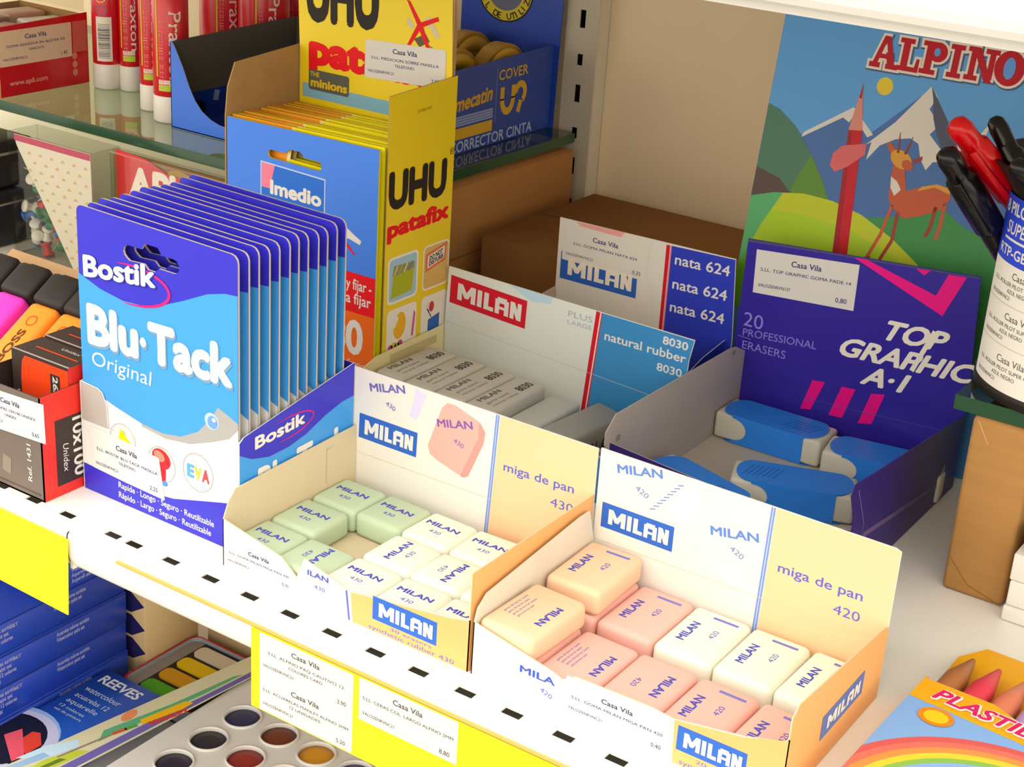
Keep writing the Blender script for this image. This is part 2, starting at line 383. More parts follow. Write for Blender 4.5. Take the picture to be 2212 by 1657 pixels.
pk = mat('#e6aaa0', .5); pkd = mat('#d8958d', .5)
mb.decal(fr, rr := [(46,38), (44.6,42), (52,64), (55,67.4), (60,67.5), (74,63), (77.5,59), (77,53), (69,33), (66,31.6), (50,36)], pk, .1)
mb.decal(fr, [(69,33), (66,31.6), (64.5,32), (73.4,54), (74,63), (77.5,59), (77,53)], pkd, .13)
mb.text(fr.rot(50, 53.6, 13), 'MILAN', 0, 0, 4.0, mat('#8258a8', .55), w=21, bold=.03, n=.18); mb.text(fr.rot(59.5, 48.5, -20), '430', 0, 0, 2.6, mat('#8258a8', .55), w=6, n=.18)
mb.text(fr.skew(89, 43, (1,.02), (0,1)), 'miga de pan', 0, 0, 4.6, PBLUE, w=39, bold=.012); mb.text(fr, '430', 128.4, 33.6, 4.6, PBLUE, w=12.4, al='r')
mb.stroke(fr, [(-1.8,25), (138.7,26)], .25, mat('#dccfae', .6), .2)
mb.build('display_panel', b)

# ---- box of 420
cx0, cx1, cy0, cy1 = -.3141, -.1723, .4712, .566
b = thing('eraser_box', ((cx0+cx1)/2, (cy0+cy1)/2, 0), 'white and orange box of longer peach, pink and white erasers, nearest the camera', 'box', 'open card boxes of erasers')
mb = MB(); tray_base(mb, cx0, cx1, cy0, cy1, CREAM, CARDW); mb.build('tray', b)
fr = F_front(cx0, cy0, 0); mb = MB()
mb.plate(fr, [(0,0), (141.8,0), (141.8,31), (139,29), (124,24.6), (94.6,19.4), (84,20.4), (50,19.6), (44,15.8), (40,17.4), (0,25.3)], 0, .55, CARDW, CREAM, CREAM)
mb.decal(fr, [(96,.2), (141.5,.2), (141.5,30.4), (124,24.2), (95,19.2)], ORANGE, .1)
milan(mb, fr, 97, 6.8, 126.5, 17.8, MBLUE, WH)
mb.text(fr, '20 erasers', 106, 4.1, 1.7, PBLUE, w=20); mb.text(fr, 'synthetic rubber 420', 99, 1, 2.2, PBLUE, w=40)
mb.text(fr, 'MILA', 24, 11.4, 3.2, BLUEINK, bold=.03, w=17); mb.text(fr.rot(34, 6.4, -20), '420', 0, 0, 2.4, PBLUE, w=6)
fp = mb.build('front_panel', b)
mb = MB(); casa(mb, fr, 46, 1.5, 94, 18.8, ['S.LL. GOMA MILAN MIGA PAN 420'], '0,40', .14, title_y=.66); mb.build('price_sticker', fp)
side_flap(cx0, cy0, [(0,.2), (94.5,.2), (94.5,23), (88,42), (80,42.2), (8,35.4), (2,31), (0,25.2)], -1, mat('#d9d0be', .7, noise=.05, scale=60), CARDW, 'side_flap', b)
def side_print(mb, fr):
    f = fr.skew(32, 12.6, (1,.02), (0,1)); mb.rect(f, 0, 0, 41, 11, mat('#5a76b8', .5), .15); milan(mb, f, 1.5, .8, 39.5, 10.4, None, WH, .2)
side_flap(cx1, cy0, [(0,.2), (94.5,.2), (94.5,34), (90,36.2), (5,43.6), (0,40)], 1, CREAM, ORANGE, 'side_flap', b, side_print)
fr = F_front(cx0, cy1, 0); mb = MB()
mb.plate(fr, [(-.5,.2), (141.5,.2), (141.5,69), (139,70), (-.5,70.8)], 0, .55, CARDW, CARDW, CARDW)
mb.decal(fr, [(84.6,.4), (141.3,.4), (141.3,69), (139,69.8), (86,70)], ORANGE_LIT, .1)
for d in (0, 1.5): mb.stroke(fr, [(82.6+d*.8,.4), (84+d*.8,70)], .8, LBLUE, .15)
milan(mb, fr.skew(2.8, 32.6, (1,-.005), (.0,1)), 0, 0, 37, 12.4, MBLUE, WH)
mb.text(fr.rot(9, 61.6, 11), 'MILAN', 0, 0, 4.2, mat('#5b83cc', .55), w=23, bold=.03, n=.16); mb.text(fr.rot(18.4, 56.6, -26), '420', 0, 0, 2.8, mat('#6d86c4', .55), w=7, n=.16)
for i in range(9): mb.stroke(fr, [(26.8+1.55*i, 49.5+1.95*i), (29.6+1.55*i, 50.3+1.95*i)], .5, mat('#6f8cc8', .55), .15)
mb.decal(fr, [(35,54), (43,45), (52,60), (47,68)], mat('#d6dade', .5), .1); mb.decal(fr, [(50,39), (60,35), (74,38), (79,30), (81,20), (60,30)], mat('#dcd7da', .5), .1)
mb.text(fr.rot(57.5, 47.6, 10), 'MILAN', 0, 0, 4.2, mat('#5b83cc', .55), w=23, bold=.03, n=.16); mb.text(fr.rot(67, 43.6, -26), '420', 0, 0, 2.8, mat('#6d86c4', .55), w=7, n=.16)
mb.text(fr, 'miga de pan', 90.3, 41.4, 4.6, PBLUE, w=38.5, bold=.012); mb.text(fr, '420', 129, 31.4, 4.6, PBLUE, w=12, al='r')
mb.stroke(fr, [(-.3,25.6), (141.2,26.4)], .25, mat('#dccfae', .6), .2)
mb.build('display_panel', b)

# ---- erasers
EP = mat('#4a4fb4', .7)
def eraser_mesh(col, w, d, h, style):
    mb = MB(); fr = F_top(0, 0, 0); m_ = mat(col, .65, .3, name='rubber_' + col.strip('#'), noise=.015, scale=120)
    mb.rbox(fr, -w/2, w/2, -d/2, d/2, .0, h, 3.2, m_, 4); f = F_top(0, 0, h*.001)
    if style == 's':
        mb.text(f, 'MILAN', -9.4, .8, 3.4, EP, w=18.8, bold=.045, n=.05); mb.text(f, '430', -3.2, -5.4, 2.7, EP, w=6.6, n=.05)
    elif style == 'l':
        g = f.rot(-4.5, -10.5, 90); mb.text(g, 'MILAN', 0, 0, 3.8, EP, w=17, bold=.045, n=.05)
        g = f.rot(5.2, -2, 90); mb.text(g, '420', 0, 0, 2.7, EP, w=7, n=.05); mb.rect(f, -2.5, 13.5, 9.5, 15.2, mat('#7a74be', .7), .05)
    elif style == 'm':
        g = f.rot(9.3, -9, 90); mb.text(g.rot(17, -1, 180), 'MILAN', 0, -4, 3.6, EP, w=17, bold=.045, n=.05)
        for i in range(4): g = f.rot(-8.6+2.3*i, -9, 90); mb.text(g, 'goma de borrar suave', 0, 0, 1.3, EP, w=[17,15,17,12][i], n=.05)
    o = mb.build('eraser'); return o
GREEN, OFFW, PEACH, PINK = '#b9cbab', '#ebe9d8', '#ecc5a2', '#ebb4a8'
protos = {}
def put_eraser(col, style, x, y, z, rot, label, group):
    dims = (27.2, 27.6, 12.6) if style == 's' else (27.4, 41.5, 12.6); k = (col, style)
    if k not in protos: o = protos[k] = eraser_mesh(col, *dims, style)
    else: o = protos[k].copy(); COL.objects.link(o)
    o.location = (x, y, z); o.rotation_euler = (0, 0, math.radians(rot)); tag(o, label, 'eraser', group)
GX = [-.4404, -.4128, -.3852, -.3576, -.3300]; GY = [.4866, .5154, .5446]
side = ['in the row by the front panel', 'in the middle row', 'in the back row']
colw = ['against the left flap', 'second from the left flap', 'third from the left flap', 'fourth from the left flap', 'against the orange right flap']
for c in range(5):
    for r in range(3):
        if (c, r) == (1, 1): continue
        green = c < 1 or (c == 1 and r != 1)
        rot = {(1,0): -90, (2,1): 90, (3,1): -90}.get((c, r), random.uniform(-2, 2))
        put_eraser(GREEN if green else OFFW, 's', GX[c] + random.uniform(-.0003,.0003), GY[r], .001, rot,
                   f"{'pale green' if green else 'off-white'} square eraser {colw[c]}, {side[r]}", 'square erasers in the left white and orange box')
LX = [-.2998, -.2718, -.2437, -.2156, -.1875]; LY = [.4936, .5428]
lab = {(0,1):'peach eraser on top of the stack, against the white back panel', (1,1):'pink eraser lying behind, right of the peach stack', (2,1):'off-white long eraser just right of the pink one in the back row',
       (3,1):'off-white long eraser second from the orange right flap, back row', (4,1):'off-white long eraser against the orange right flap, back row',
       (0,0):'peach eraser on top of the stack, by the white front panel', (1,0):'pink eraser with four lines of print, front row beside the peach stack', (2,0):'pink eraser in the middle of the front row',
       (3,0):'pink eraser in the front row behind the blue logo bar', (4,0):'pink eraser in the front row against the orange right flap'}
for c in range(5):
    for r in range(2):
        col = PINK if r == 0 or c < 2 else OFFW
        if c == 0:
            put_eraser(PINK, 'l', LX[0], LY[r], .001, 0, 'pink eraser under the peach one ' + ('by the back panel' if r else 'by the front panel'), 'long erasers in the right white and orange box')
            put_eraser(PEACH, 'l' if r else 'm', LX[0]+.0006, LY[r], .0138, 2 if r else -2, lab[(0, r)], 'long erasers in the right white and orange box')
        else:
            put_eraser(col, 'm' if (c, r) == (1, 0) else 'l', LX[c], LY[r], .001, 180 if (c, r) == (2, 0) else random.uniform(-1.5, 1.5), lab[(c, r)], 'long erasers in the right white and orange box')

# ---- box of 8030
x0, x1, y0, y1 = -.5125, -.3525, .640, .718
b = thing('eraser_box', ((x0+x1)/2, (y0+y1)/2, 0), 'white and light blue box of grey erasers, red logo on its back panel', 'box', 'open card boxes of erasers')
YCARD = mat('#e6d9a2', .7, .25, noise=.03, scale=40); PALE = mat('#dfe4dd', .4, .4); SKY = mat('#3b8cc9', .35, .45); RED = mat('#d31a30', .5)
mb = MB(); tray_base(mb, x0, x1, y0, y1, YCARD, PALE); mb.build('tray', b)
fr = F_front(x0, y0, 0); mb = MB(); mb.plate(fr, [(0,0), (160,0), (160,26), (0,30)], 0, .55, PALE, YCARD, YCARD); mb.decal(fr, [(100,.2), (159.8,.2), (159.8,25.8), (103,27)], SKY, .1); mb.build('front_panel', b)
side_flap(x0, y0, [(0,.2), (77,.2), (77,36), (14,34), (0,30)], -1, YCARD, PALE, 'side_flap', b, lambda mb, fr: mb.rect(fr, 26, 26.5, 70, 31.5, mat('#c9b885', .75), .7))
side_flap(x1, y0, [(0,.2), (77,.2), (77,36), (14,34), (0,26)], 1, YCARD, SKY, 'side_flap', b)
fr = F_front(x0, y1, 0); mb = MB(); EDGE = mat('#d9cfae', .7)
mb.plate(fr, [(-1,.2), (159.8,.2), (161.8,57), (164,69.5), (1.4,72)], 0, .7, PALE, EDGE, EDGE)
mb.decal(fr, [(101,.4), (159.6,.4), (161.6,57), (163.6,69.2), (106,70)], SKY, .1)
mb.decal(fr, [(97.2,.4), (99.8,.4), (105,70), (102.4,70.2)], RED, .13); mb.decal(fr, [(99.8,.4), (100.6,.4), (105.8,70), (105,70)], WH, .13); mb.decal(fr, [(100.6,.4), (101.4,.4), (106.4,70), (105.8,70)], RED, .13)
milan(mb, fr.skew(3, 50.2, (1,-.05), (.03,1)), 0, 0, 53.5, 17, RED, WH)
mb.text(fr, '8030', 145, 62.6, 4.6, WH, w=15.5, bold=.03); mb.text(fr, 'natural rubber', 109, 55.2, 5.2, WH, w=51, bold=.02); mb.text(fr, '8030', 143, 46.6, 4.6, WH, w=15.5, bold=.02)
mb.text(fr, 'PLUS', 84.5, 62.6, 3.6, mat('#a9b6c6', .5), w=16); mb.text(fr, 'LARGE', 84.5, 58.2, 2.6, mat('#a9b6c6', .5), w=16)
mb.decal(fr, [(44,71.2), (74,70.8), (72,66.5), (60,65)], mat('#b9d8ea', .4), .1)
mb.stroke(fr, [(-.5,38), (161,30)], .25, mat('#c4cac4', .5), .2)
mb.build('display_panel', b)
GRP = 'grey printed erasers in the light blue box'
def gray_eraser(col, printed, topside=False):
    mb = MB(); fr = F_top(0, 0, 0); m_ = mat(col, .55, .3, noise=.02, scale=150, name='grey_rubber')
    mb.rbox(fr, -9.9, 9.9, -25.5, 25.5, 0, 13, 2.2, m_, 3); D = mat('#6d6c68', .7)
    if printed:
        f = F_top(0, 0, .013)
        g = f.rot(-3.4, -19, 90); mb.text(g, 'MILAN', 0, 0, 3.6, D, w=20, bold=.05, n=.05); g = f.rot(1.5, -19, 90); mb.text(g, 'goma suave', 0, 0, 2.4, D, w=20, n=.05); g = f.rot(5.5, -19, 90); mb.text(g, 'natural rubber', 0, 0, 2, D, w=24, n=.05)
        g = f.rot(4.6, 8, 90); mb.text(g, '8030', 0, 0, 5.4, mat('#55544f', .7), w=13, bold=.05, n=.05)
    if topside:
        f = F_right(.0099, 0, 0); mb.text(f, 'MILAN  8030', -20, 4, 5, mat('#4a4a46', .7), w=40, bold=.05, n=.05)
    return mb.build('eraser')
gp = gray_eraser('#c9c6ba', True); gw = gray_eraser('#c6c8c0', False); gs = gray_eraser('#9c9d97', False, True)
names = ['grey printed eraser against the cream left flap', 'grey printed eraser second from the cream left flap', 'grey printed eraser third from the cream left flap', 'grey printed eraser just left of the blank one']
for i in range(4):
    o = gp if i == 0 else gp.copy()
    if i: COL.objects.link(o)
    o.location = (-.4992 + .0212*i, .6745 - .001*i, .0152); o.rotation_euler = (0, 0, random.uniform(-.02, .02)); tag(o, names[i], 'eraser', GRP)
    q = gp.copy(); COL.objects.link(q); q.location = (-.4990 + .0208*i, .675, .0015); q.rotation_euler = (0,0,0)
    tag(q, 'eraser of the lower layer, beneath the ' + names[i], 'eraser', GRP)
gw.location = (-.4138, .674, .0095); tag(gw, 'blank film-wrapped pale grey eraser beside the one standing on edge', 'eraser', GRP)
gs.location = (-.3895, .674, .0016); gs.rotation_euler = (0, math.radians(8), math.radians(-6)); gs.scale = (1, 1.0, 1.9); tag(gs, 'darker grey eraser standing on edge with large print along its side', 'eraser', GRP)
o = gp.copy(); COL.objects.link(o); o.location = (-.3655, .668, .0015); o.rotation_euler = (0, 0, math.radians(-8)); tag(o, 'grey printed eraser low against the right flap, right of the standing one', 'eraser', GRP)
q = gw.copy(); COL.objects.link(q); q.location = (-.4138, .675, .0014); q.scale = (1, 1, .55); tag(q, 'thin pale eraser beneath the blank film-wrapped one', 'eraser', GRP)

# ---- box of nata 624
x0, x1, y0, y1 = -.4815, -.3640, .7235, .790
b = thing('eraser_box', ((x0+x1)/2, (y0+y1)/2, 0), 'white and deep blue box repeating the same print three times, behind the light blue box', 'box', 'open card boxes of erasers')
DEEP = mat('#2a3cc0', .4, .45); PINKC = mat('#cdb5a6', .6)
mb = MB(); tray_base(mb, x0, x1, y0, y1, PINKC, PALE); mb.build('tray', b)
fr = F_front(x0, y0, 0); mb = MB(); mb.plate(fr, [(0,0), (117.5,0), (117.5,32), (0,32)], 0, .55, PALE, PINKC, PINKC); mb.build('front_panel', b)
side_flap(x0, y0, [(0,.2), (66,.2), (66,49), (52,48), (0,32)], -1, PINKC, PALE, 'side_flap', b)
side_flap(x1, y0, [(0,.2), (66,.2), (66,45), (40,42), (0,32)], 1, mat('#c8ccd8', .6), DEEP, 'side_flap', b)
fr = F_front(x0, y1, 0); mb = MB(); W2 = mat('#e2ddd2', .45)
mb.plate(fr, [(0,.2), (121,.2), (121.5,46), (117.7,94), (-.5,92.6)], 0, .6, W2, W2, W2)
mb.decal(fr, [(77.2,.4), (120.8,.4), (121.2,46), (117.5,93.6), (76.4,92.4)], DEEP, .1)
mb.decal(fr, [(74,.4), (76,.4), (75.4,92.4), (73,92.3)], RED, .13); mb.decal(fr, [(76.4,.4), (77.2,.4), (76.6,92.4), (75.8,92.4)], mat('#e88a90', .5), .13)
for z in (82, 67.2, 53): mb.text(fr.skew(79.5, z, (1,.03), (0,1)), 'nata 624', 0, 0, 6.4, WH, w=35.5, bold=.02)
milan(mb, fr.skew(2.4, 54.8, (1,0), (-.01,1)), 0, 0, 53.6, 17.2, MBLUE, mat('#f0e6d2', .5))
mb.decal(fr, [(11,92.3), (45,93.2), (42,89.5), (14,90.3)], mat('#eda79c', .5), .12)
dp = mb.build('display_panel', b)
mb = MB(); casa(mb, fr, 3, 67, 62, 89.8, ['S.LL. GOMA MILAN NATA 624'], '0,35', .22, base=W2, title_y=.68)
mb.build('price_sticker', dp)
mb = MB(); mb.rbox(F_top(-.428, .763, .002), -11, 11, -17, 17, 0, 33, 2.5, mat('#e9cfc4', .6, .3, name='pale_pink_rubber')); mb.rect(F_top(-.428, .763, .035), 3, -15, 9, 15, RED, .1)
tag(mb.build('eraser', loc=(-.428, .763, .002)), 'pale pink eraser with a red edge standing in the deep blue box', 'eraser')
mb = MB(); mb.rbox(F_top(-.452, .757, .002), -9, 9, -20, 20, 0, 26, 2.5, mat('#e9cfc4', .6, .3, name='pale_pink_rubber')); tag(mb.build('eraser', loc=(-.452, .757, .002)), 'plain pale pink eraser left of the red-edged one in the deep blue box', 'eraser')

# ---- TOP GRAPHIC box
x0, x1, y0, y1 = -.3495, -.2185, .636, .785
b = thing('eraser_box', ((x0+x1)/2, (y0+y1)/2, 0), 'open violet display box with magenta bars, holding blue-sleeved erasers', 'box', 'open card boxes of erasers')
VIO = mat('#33259a', .3, .35, coat=.1); VIOD = mat('#2f1c72', .4, .3, coat=.05); GREYC = mat('#b3aaa2', .6, noise=.04, scale=30); MAG = mat('#ea1086', .4); LIL = mat('#8d82d8', .5)
mb = MB(); tray_base(mb, x0, x1, y0, y1, mat('#c2b9aa', .6), VIOD); mb.build('tray', b)
fr = F_front(x0, y0, 0); mb = MB(); mb.plate(fr, [(0,0), (131,0), (131,34), (100,31), (60,33), (0,38)], 0, .6, VIOD, GREYC, GREYC); mb.decal(fr, [(40,20), (58,20), (58,32), (40,34)], MAG, .1); mb.build('front_panel', b)
side_flap(x0, y0, [(0,.2), (149,.2), (149,44), (136,50), (128,51), (4,52.4), (-5,45), (-5,38), (0,34)], -1, GREYC, VIO, 'side_flap', b, lambda mb, fr: (mb.ell(fr, 8, 38, 2.2, 2, mat('#8f877f', .6), .7), mb.ell(fr, 134, 47, 2.4, 1.6, mat('#8f877f', .6), .7)))
def tgside(mb, fr):
    mb.decal(fr, [(16,24), (120,11), (120,13.4), (16,27)], mat('#6a5585', .5), .1); mb.decal(fr, [(122,9), (129,12), (128,22), (122,18)], mat('#a59aa0', .5), .1)
    mb.stroke(fr, [(14,33), (16,2)], .4, mat('#8a80b0', .5), .12); mb.stroke(fr, [(14,33), (0,55)], .4, mat('#8a80b0', .5), .12)
side_flap(x1, y0, [(0,.2), (149,.2), (149,43), (-6,59.5), (-8,55), (0,40)], 1, VIOD, VIOD, 'side_flap', b, tgside)
fr = F_front(x0, y1, 0); mb = MB()
mb.plate(fr, [(2,.2), (131,.2), (130,60), (125.5,119), (-6,109.4), (-6.5,50), (-3,28), (0,20)], 0, .6, VIO, VIOD, GREYC)
mb.decal(fr, [(56.7,113.1), (63.8,113.7), (104.1,103.4), (108.8,116.2), (118.5,117), (109.3,93.3)], MAG, .12); mb.decal(fr, [(91,115.2), (99,116), (96,112.6)], MAG, .12)
mb.decal(fr, [(40,111.5), (125.3,117.8), (125.3,118.6), (-5.8,109.1), (-5.8,107.6)], mat('#4f4b78', .5), .1)
def slant(t, x, y, w, h, al='l'): mb.text(fr.skew(x, y, (1,.045), (.0,1)), t, 0, 0, h, mat('#e9e4d6', .5), w=w, bold=.05, shear=.42)
slant('TOP', 77, 72.6, 35, 11); slant('GRAPHIC', 54.5, 57.2, 75, 10.6); slant('A·1', 70.5, 44.4, 24, 10.6)
mb.stroke(fr, [(98,59), (107,84)], 2.6, mat('#e9e4d6', .5), .15)
mb.text(fr, '20', -2.6, 58.8, 8.6, LIL, w=12); mb.text(fr.skew(-2.2, 52.6, (1,.08), (0,1)), 'PROFESSIONAL', 0, 0, 4.6, LIL, w=45, bold=.0); mb.text(fr.skew(-1.6, 45, (1,.02), (0,1)), 'ERASERS', 0, 0, 5, LIL, w=27)
for p in ([(43.3,37.9),(50.8,38.8),(44.6,20.3),(38.4,19.1)], [(60.8,39.1),(68.8,39.6),(63.6,20.9),(55.5,20.4)], [(78,39.8),(85.7,41.4),(80.8,22.3),(73,20.6)]): mb.decal(fr, p, MAG, .12)
mb.stroke(fr, [(-5,52), (3,51.5)], .3, mat('#8f86c8', .4), .15); mb.stroke(fr, [(39,26), (128,31)], .3, mat('#5a4fb0', .4), .18)
dp = mb.build('display_panel', b)
mb = MB(); mb.decal(fr, [(.7,79.4), (60.7,83.6), (60.3,109.8), (-.1,104.5)], PAPER, .14)
casa(mb, fr.skew(0, 79.4, (1,.08), (-.01,1)), 1, 0, 60.3, 25.5, ['S.LL. TOP GRAPHIC GOMA PADE 14'], '0,80', .2, plate=False, codes='VALOZENRVN137'); mb.build('price_sticker', dp)
SLV = mat('#2c86ee', .4, .4); RUB = mat('#d3cfc0', .6, .3, noise=.02, scale=100)
def sleeved(L=64, w=25, h=16):
    o = thing('eraser', (0, 0, 0), 'x', 'eraser', 'blue-sleeved erasers in the violet box')
    mb = MB(); mb.rbox(F_top(0, 0, 0), -L/2, L/2, -w/2, w/2, .3, h-.3, 2, RUB); mb.build('rubber', o)
    mb = MB(); tongue = lambda s: [(s*(L/2-1)*1.0, y) for y in ()]
    def side_loop(hh):   # a long face with one rounded tongue end, the other cut back by a rounded notch
        return [(-L/2+12 , -hh), (L/2-1, -hh), (L/2-1, hh)] + [(-L/2+12 - 9*math.cos(math.radians(a)), hh*math.sin(math.radians(a))) for a in range(90, -91, -15)]
    f = F_top(0, 0, h*.001); tl = [(-L/2+10 - 8*math.cos(math.radians(a)), (w/2)*math.sin(math.radians(a))) for a in range(90, -91, -12)] + [(L/2-10 + 8*math.cos(math.radians(a)), (w/2)*math.sin(math.radians(a))) for a in range(-90, 91, 12)]
    mb.plate(f, [(x, y*1.02) for x, y in tl], .35, .5, SLV); 
    ff = F_front(0, -w*.0005, 0); notch = [(-L/2+11 + 9*math.cos(math.radians(a)), h*.5 + h*.42*math.sin(math.radians(a))) for a in range(-90, 91, 15)]
    mb.plate(ff, [(-L/2+11, -.0), (L/2-10, 0), (L/2-10, h+.3), (-L/2+11, h+.3)] + notch[::-1], .4, .5, SLV)
    fb = Fr((0, w*.0005, 0), (-1, 0, 0), (0, 0, 1)); mb.plate(fb, [(-L/2+11, 0), (L/2-10, 0), (L/2-10, h+.3), (-L/2+11, h+.3)] + notch[::-1], .4, .5, SLV)
    mb.plate(F_top(0, 0, 0), [(x, y*1.02) for x, y in tl], .1, .4, SLV)
    f2 = F_top(0, 0, h*.001)
    for i in range(7): mb.stroke(f2, [(6+2.6*i, -7), (11+2.6*i, 6)], .5, mat('#246cc6', .5), .5)
    mb.build('sleeve', o); return o
e1 = sleeved()
spots = [(-.3160, .7655, .0016, 0, 'blue-sleeved eraser at the back left, its white end against the grey flap'), (-.2500, .7620, .0016, 10, 'blue-sleeved eraser at the back right, under the magenta bars'),
         (-.2760, .7030, .0016, 200, 'blue-sleeved eraser in the middle, its pale end against the violet right wall'), (-.3125, .6660, .0016, -18, 'blue-sleeved eraser nearest to the front of the violet box')]
for i, (x, y, z, a, lb) in enumerate(spots):
    o = e1 if i == 0 else copy_thing(e1, (x, y, z)); o.location = (x, y, z); o.rotation_euler = (0, 0, math.radians(a)); o['label'] = lb

# ================================================================== putty packs in their display
PURP = mat('#2f2abe', .38, .45); CYAN = mat('#3c97e2', .4, .45); GREYE = mat('#b9ad9c', .7); WHP = mat('#dedbd6', .4, .45); MGR = mat('#d81f74', .45)
bx = -.5600
def wave(x):  # purple / light blue border on the pack
    P = [(0,114), (15,109.3), (30,107.2), (42,108), (55,111.2), (70,117.5), (84,124), (95,127), (102.5,127.6)]
    return P
def putty_pack(full):
    o = thing('putty_pack', (bx, .4847, .002), 'x', 'adhesive putty pack', 'blue putty packs in the counter display')
    fr = F_front(bx, .4847, .0)
    out = [(0,3), (102.5,3)] + [(98.5+4*math.cos(math.radians(a)), 142.2+4*math.sin(math.radians(a))) for a in range(0, 91, 30)] + [(4+3.4*math.cos(math.radians(a)), 144.3+3.4*math.sin(math.radians(a))) for a in range(90, 181, 30)]
    slot = [(35,128)] + [(35+3.8*math.cos(math.radians(a)), 132+3.4*math.sin(math.radians(a))) for a in range(270, 89, -30)][1:] + [(43,135.4), (45.5,138.6), (53.5,138.6), (56,135.4)] + [(63.6+3.4*math.cos(math.radians(a)), 132+3.4*math.sin(math.radians(a))) for a in range(90, -91, -30)] + [(54,128.6), (51.5,126.4), (47,126.4), (44.5,128.6)]
    mb = MB(); mb.plate(fr, out, 0, 1.1, PURP, GREYE, GREYE, holes=[slot])
    mb.decal(fr, [(0.05,3.2), (102.4,3.2)] + wave(0)[::-1][0:0] + [(102.4,127.6)] + wave(0)[::-1][1:-1] + [(.05,114)], CYAN, .1)
    mb.decal(fr, [(0.05,3.2), (102.4,3.2), (102.4,66), (96,68.5), (90,70.6), (85,63), (77,54.5), (66,48.6), (54,46.6), (40,47.4), (22,51), (.05,56.5)], WHP, .16)
    if full:
        GR = mat('#a3a19f', .45); mb.decal(fr, [(102.4,66), (96,68.5), (90,70.6), (85,63), (77,54.5), (66,48.6), (54,46.6), (40,47.4), (40,46), (56,44.4), (72,46.6), (86,52), (97,57), (102.4,63)], GR, .2)
        mb.ell(fr, 86, 62.6, 4.4, 4.2, mat('#a9c4ee', .4), .24); mb.ell(fr, 86.6, 62.2, 3.2, 3.2, mat('#6a98e2', .3), .28); mb.ell(fr, 87.4, 63.6, 1.2, 1, WH, .32)
        mb.ring(fr, 34, 116.4, 26.5, 9.6, 1.7, MGR, .3, rot=3, a0=105, a1=-100, taper=True)
        sh = mat('#2c2aa0', .4); f = fr.skew(4, 113.6, (1,.12), (0,1))
        mb.text(f.skew(.7, -.7, (1,0), (0,1)), 'Bostik', 0, 0, 10.4, sh, w=48, bold=.05, n=.32); mb.text(f, 'Bostik', 0, 0, 10.4, WH, w=48, bold=.05, n=.38)
        f = fr.skew(5, 80.6, (1,.03), (0,1)); sh2 = mat('#6f95b4', .45)
        for t, xx, ww, hh, yy in (('Blu', 0, 34.5, 19.5, 0), ('·', 35.6, 4.2, 17, 0), ('Tack', 41, 53.5, 19, .5)):
            mb.text(f.skew(xx + .9, yy - 1.4, (1,0), (0,1)), t, 0, 0, hh, sh2, w=ww, bold=.065, n=.32)
            mb.text(f.skew(xx, yy, (1,0), (0,1)), t, 0, 0, hh, WH, w=ww, bold=.065, n=.38)
        mb.text(fr.skew(7, 69, (1,.0), (0,1)), 'Original', 0, 0, 7.6, mat('#d6ecfb', .45), w=40, n=.3, shear=.12)
    mb.build('card', o)
    mb = MB(); mb.rbox(Fr((bx, .4847, 0), (1,0,0), (0,0,1)), 6, 97, 10, 62, -4.6, -1.15, 1.6, mat('#cfd6da', .45, .4), 2); mb.build('putty_pouch', o)
    return o
NP = 12; pitch = .00662
ordw = ['second', 'third', 'fourth', 'fifth', 'sixth', 'seventh', 'eighth', 'ninth', 'tenth', 'eleventh']
front = putty_pack(True); front['label'] = 'front blue putty pack, whole white lettering and hang slot in view'
plain = putty_pack(False)
for i in range(1, NP):
    lb = f'{ordw[i-1]} blue putty pack counted from the front of the row' if i < NP-1 else 'rearmost blue putty pack in the row, nearest the yellow box'
    o = plain if i == 1 else copy_thing(plain, (0, 0, 0)); o.location = (bx + random.uniform(-.0004, .0004), .4847 + i*pitch, .002 + random.uniform(-.0008, .0008)); o['label'] = lb
d = thing('putty_display_box', (bx + .051, .523, 0), 'low blue and white display box holding the row of putty packs', 'display box')
xr, yf, yb = -.4560, .4836, .5650
mb = MB(); mb.box(bx-.0006, xr, yf, yb, .0003, .0012, WHP); mb.build('base', d)
fr = F_front(bx-.0008, yf, 0); mb = MB()
mb.plate(fr, [(0,.2), (104,.2), (104,58), (98,47), (60,38.4), (18.2,38), (17.6,50), (15,56), (12,57.6), (0,58.4)], 0, .55, WHP, WHP, WHP)
PB = [(.1,.3), (103.9,.3), (103.9,26), (90,22.4), (76,18.6), (62,14.8), (46,12.8), (30,12.6), (.1,14.4)]
mb.decal(fr, PB, PURP, .1); mb.decal(fr, [(.1,38), (18.2,38), (17.6,50), (15,56), (12,57.5), (.1,58.2)], mat('#aaa69f', .5), .1)
for i, (t, w) in enumerate((('Rapide · Longo · Seguro · Reutilizable', 64), ('Rápido · Largo · Seguro · Reutilizable', 62))): mb.text(fr, t, 24.5, 8.6 - 5.4*i, 3.3, WH, w=w, bold=.015)
RG = mat('#a8a6ac', .4)
for cx, cy, r in ((28.5,35,8.6), (54.5,30.5,9), (78.5,34,9.6)): mb.ring(fr, cx, cy, r, r, .5, RG, .14)
mb.decal(fr, [(24,29), (31,27.5), (34,35), (27,41)], mat('#f2e200', .5), .16); mb.decal(fr, [(31,27.5), (34,35), (35,31)], mat('#c9b800', .5), .17)
mb.ell(fr, 54.5, 33.5, 6.2, 5, mat('#e02432', .45), .16, rot=-15); mb.ell(fr, 53.2, 34.6, 3.6, 2.6, mat('#f0826a', .45), .18, rot=-20); mb.decal(fr, [(53,29), (57.5,28.5), (57,21), (54.5,20)], mat('#d81f2c', .45), .17); mb.ell(fr, 56.6, 21, 1.8, 1.4, mat('#4a86d8', .4), .19)
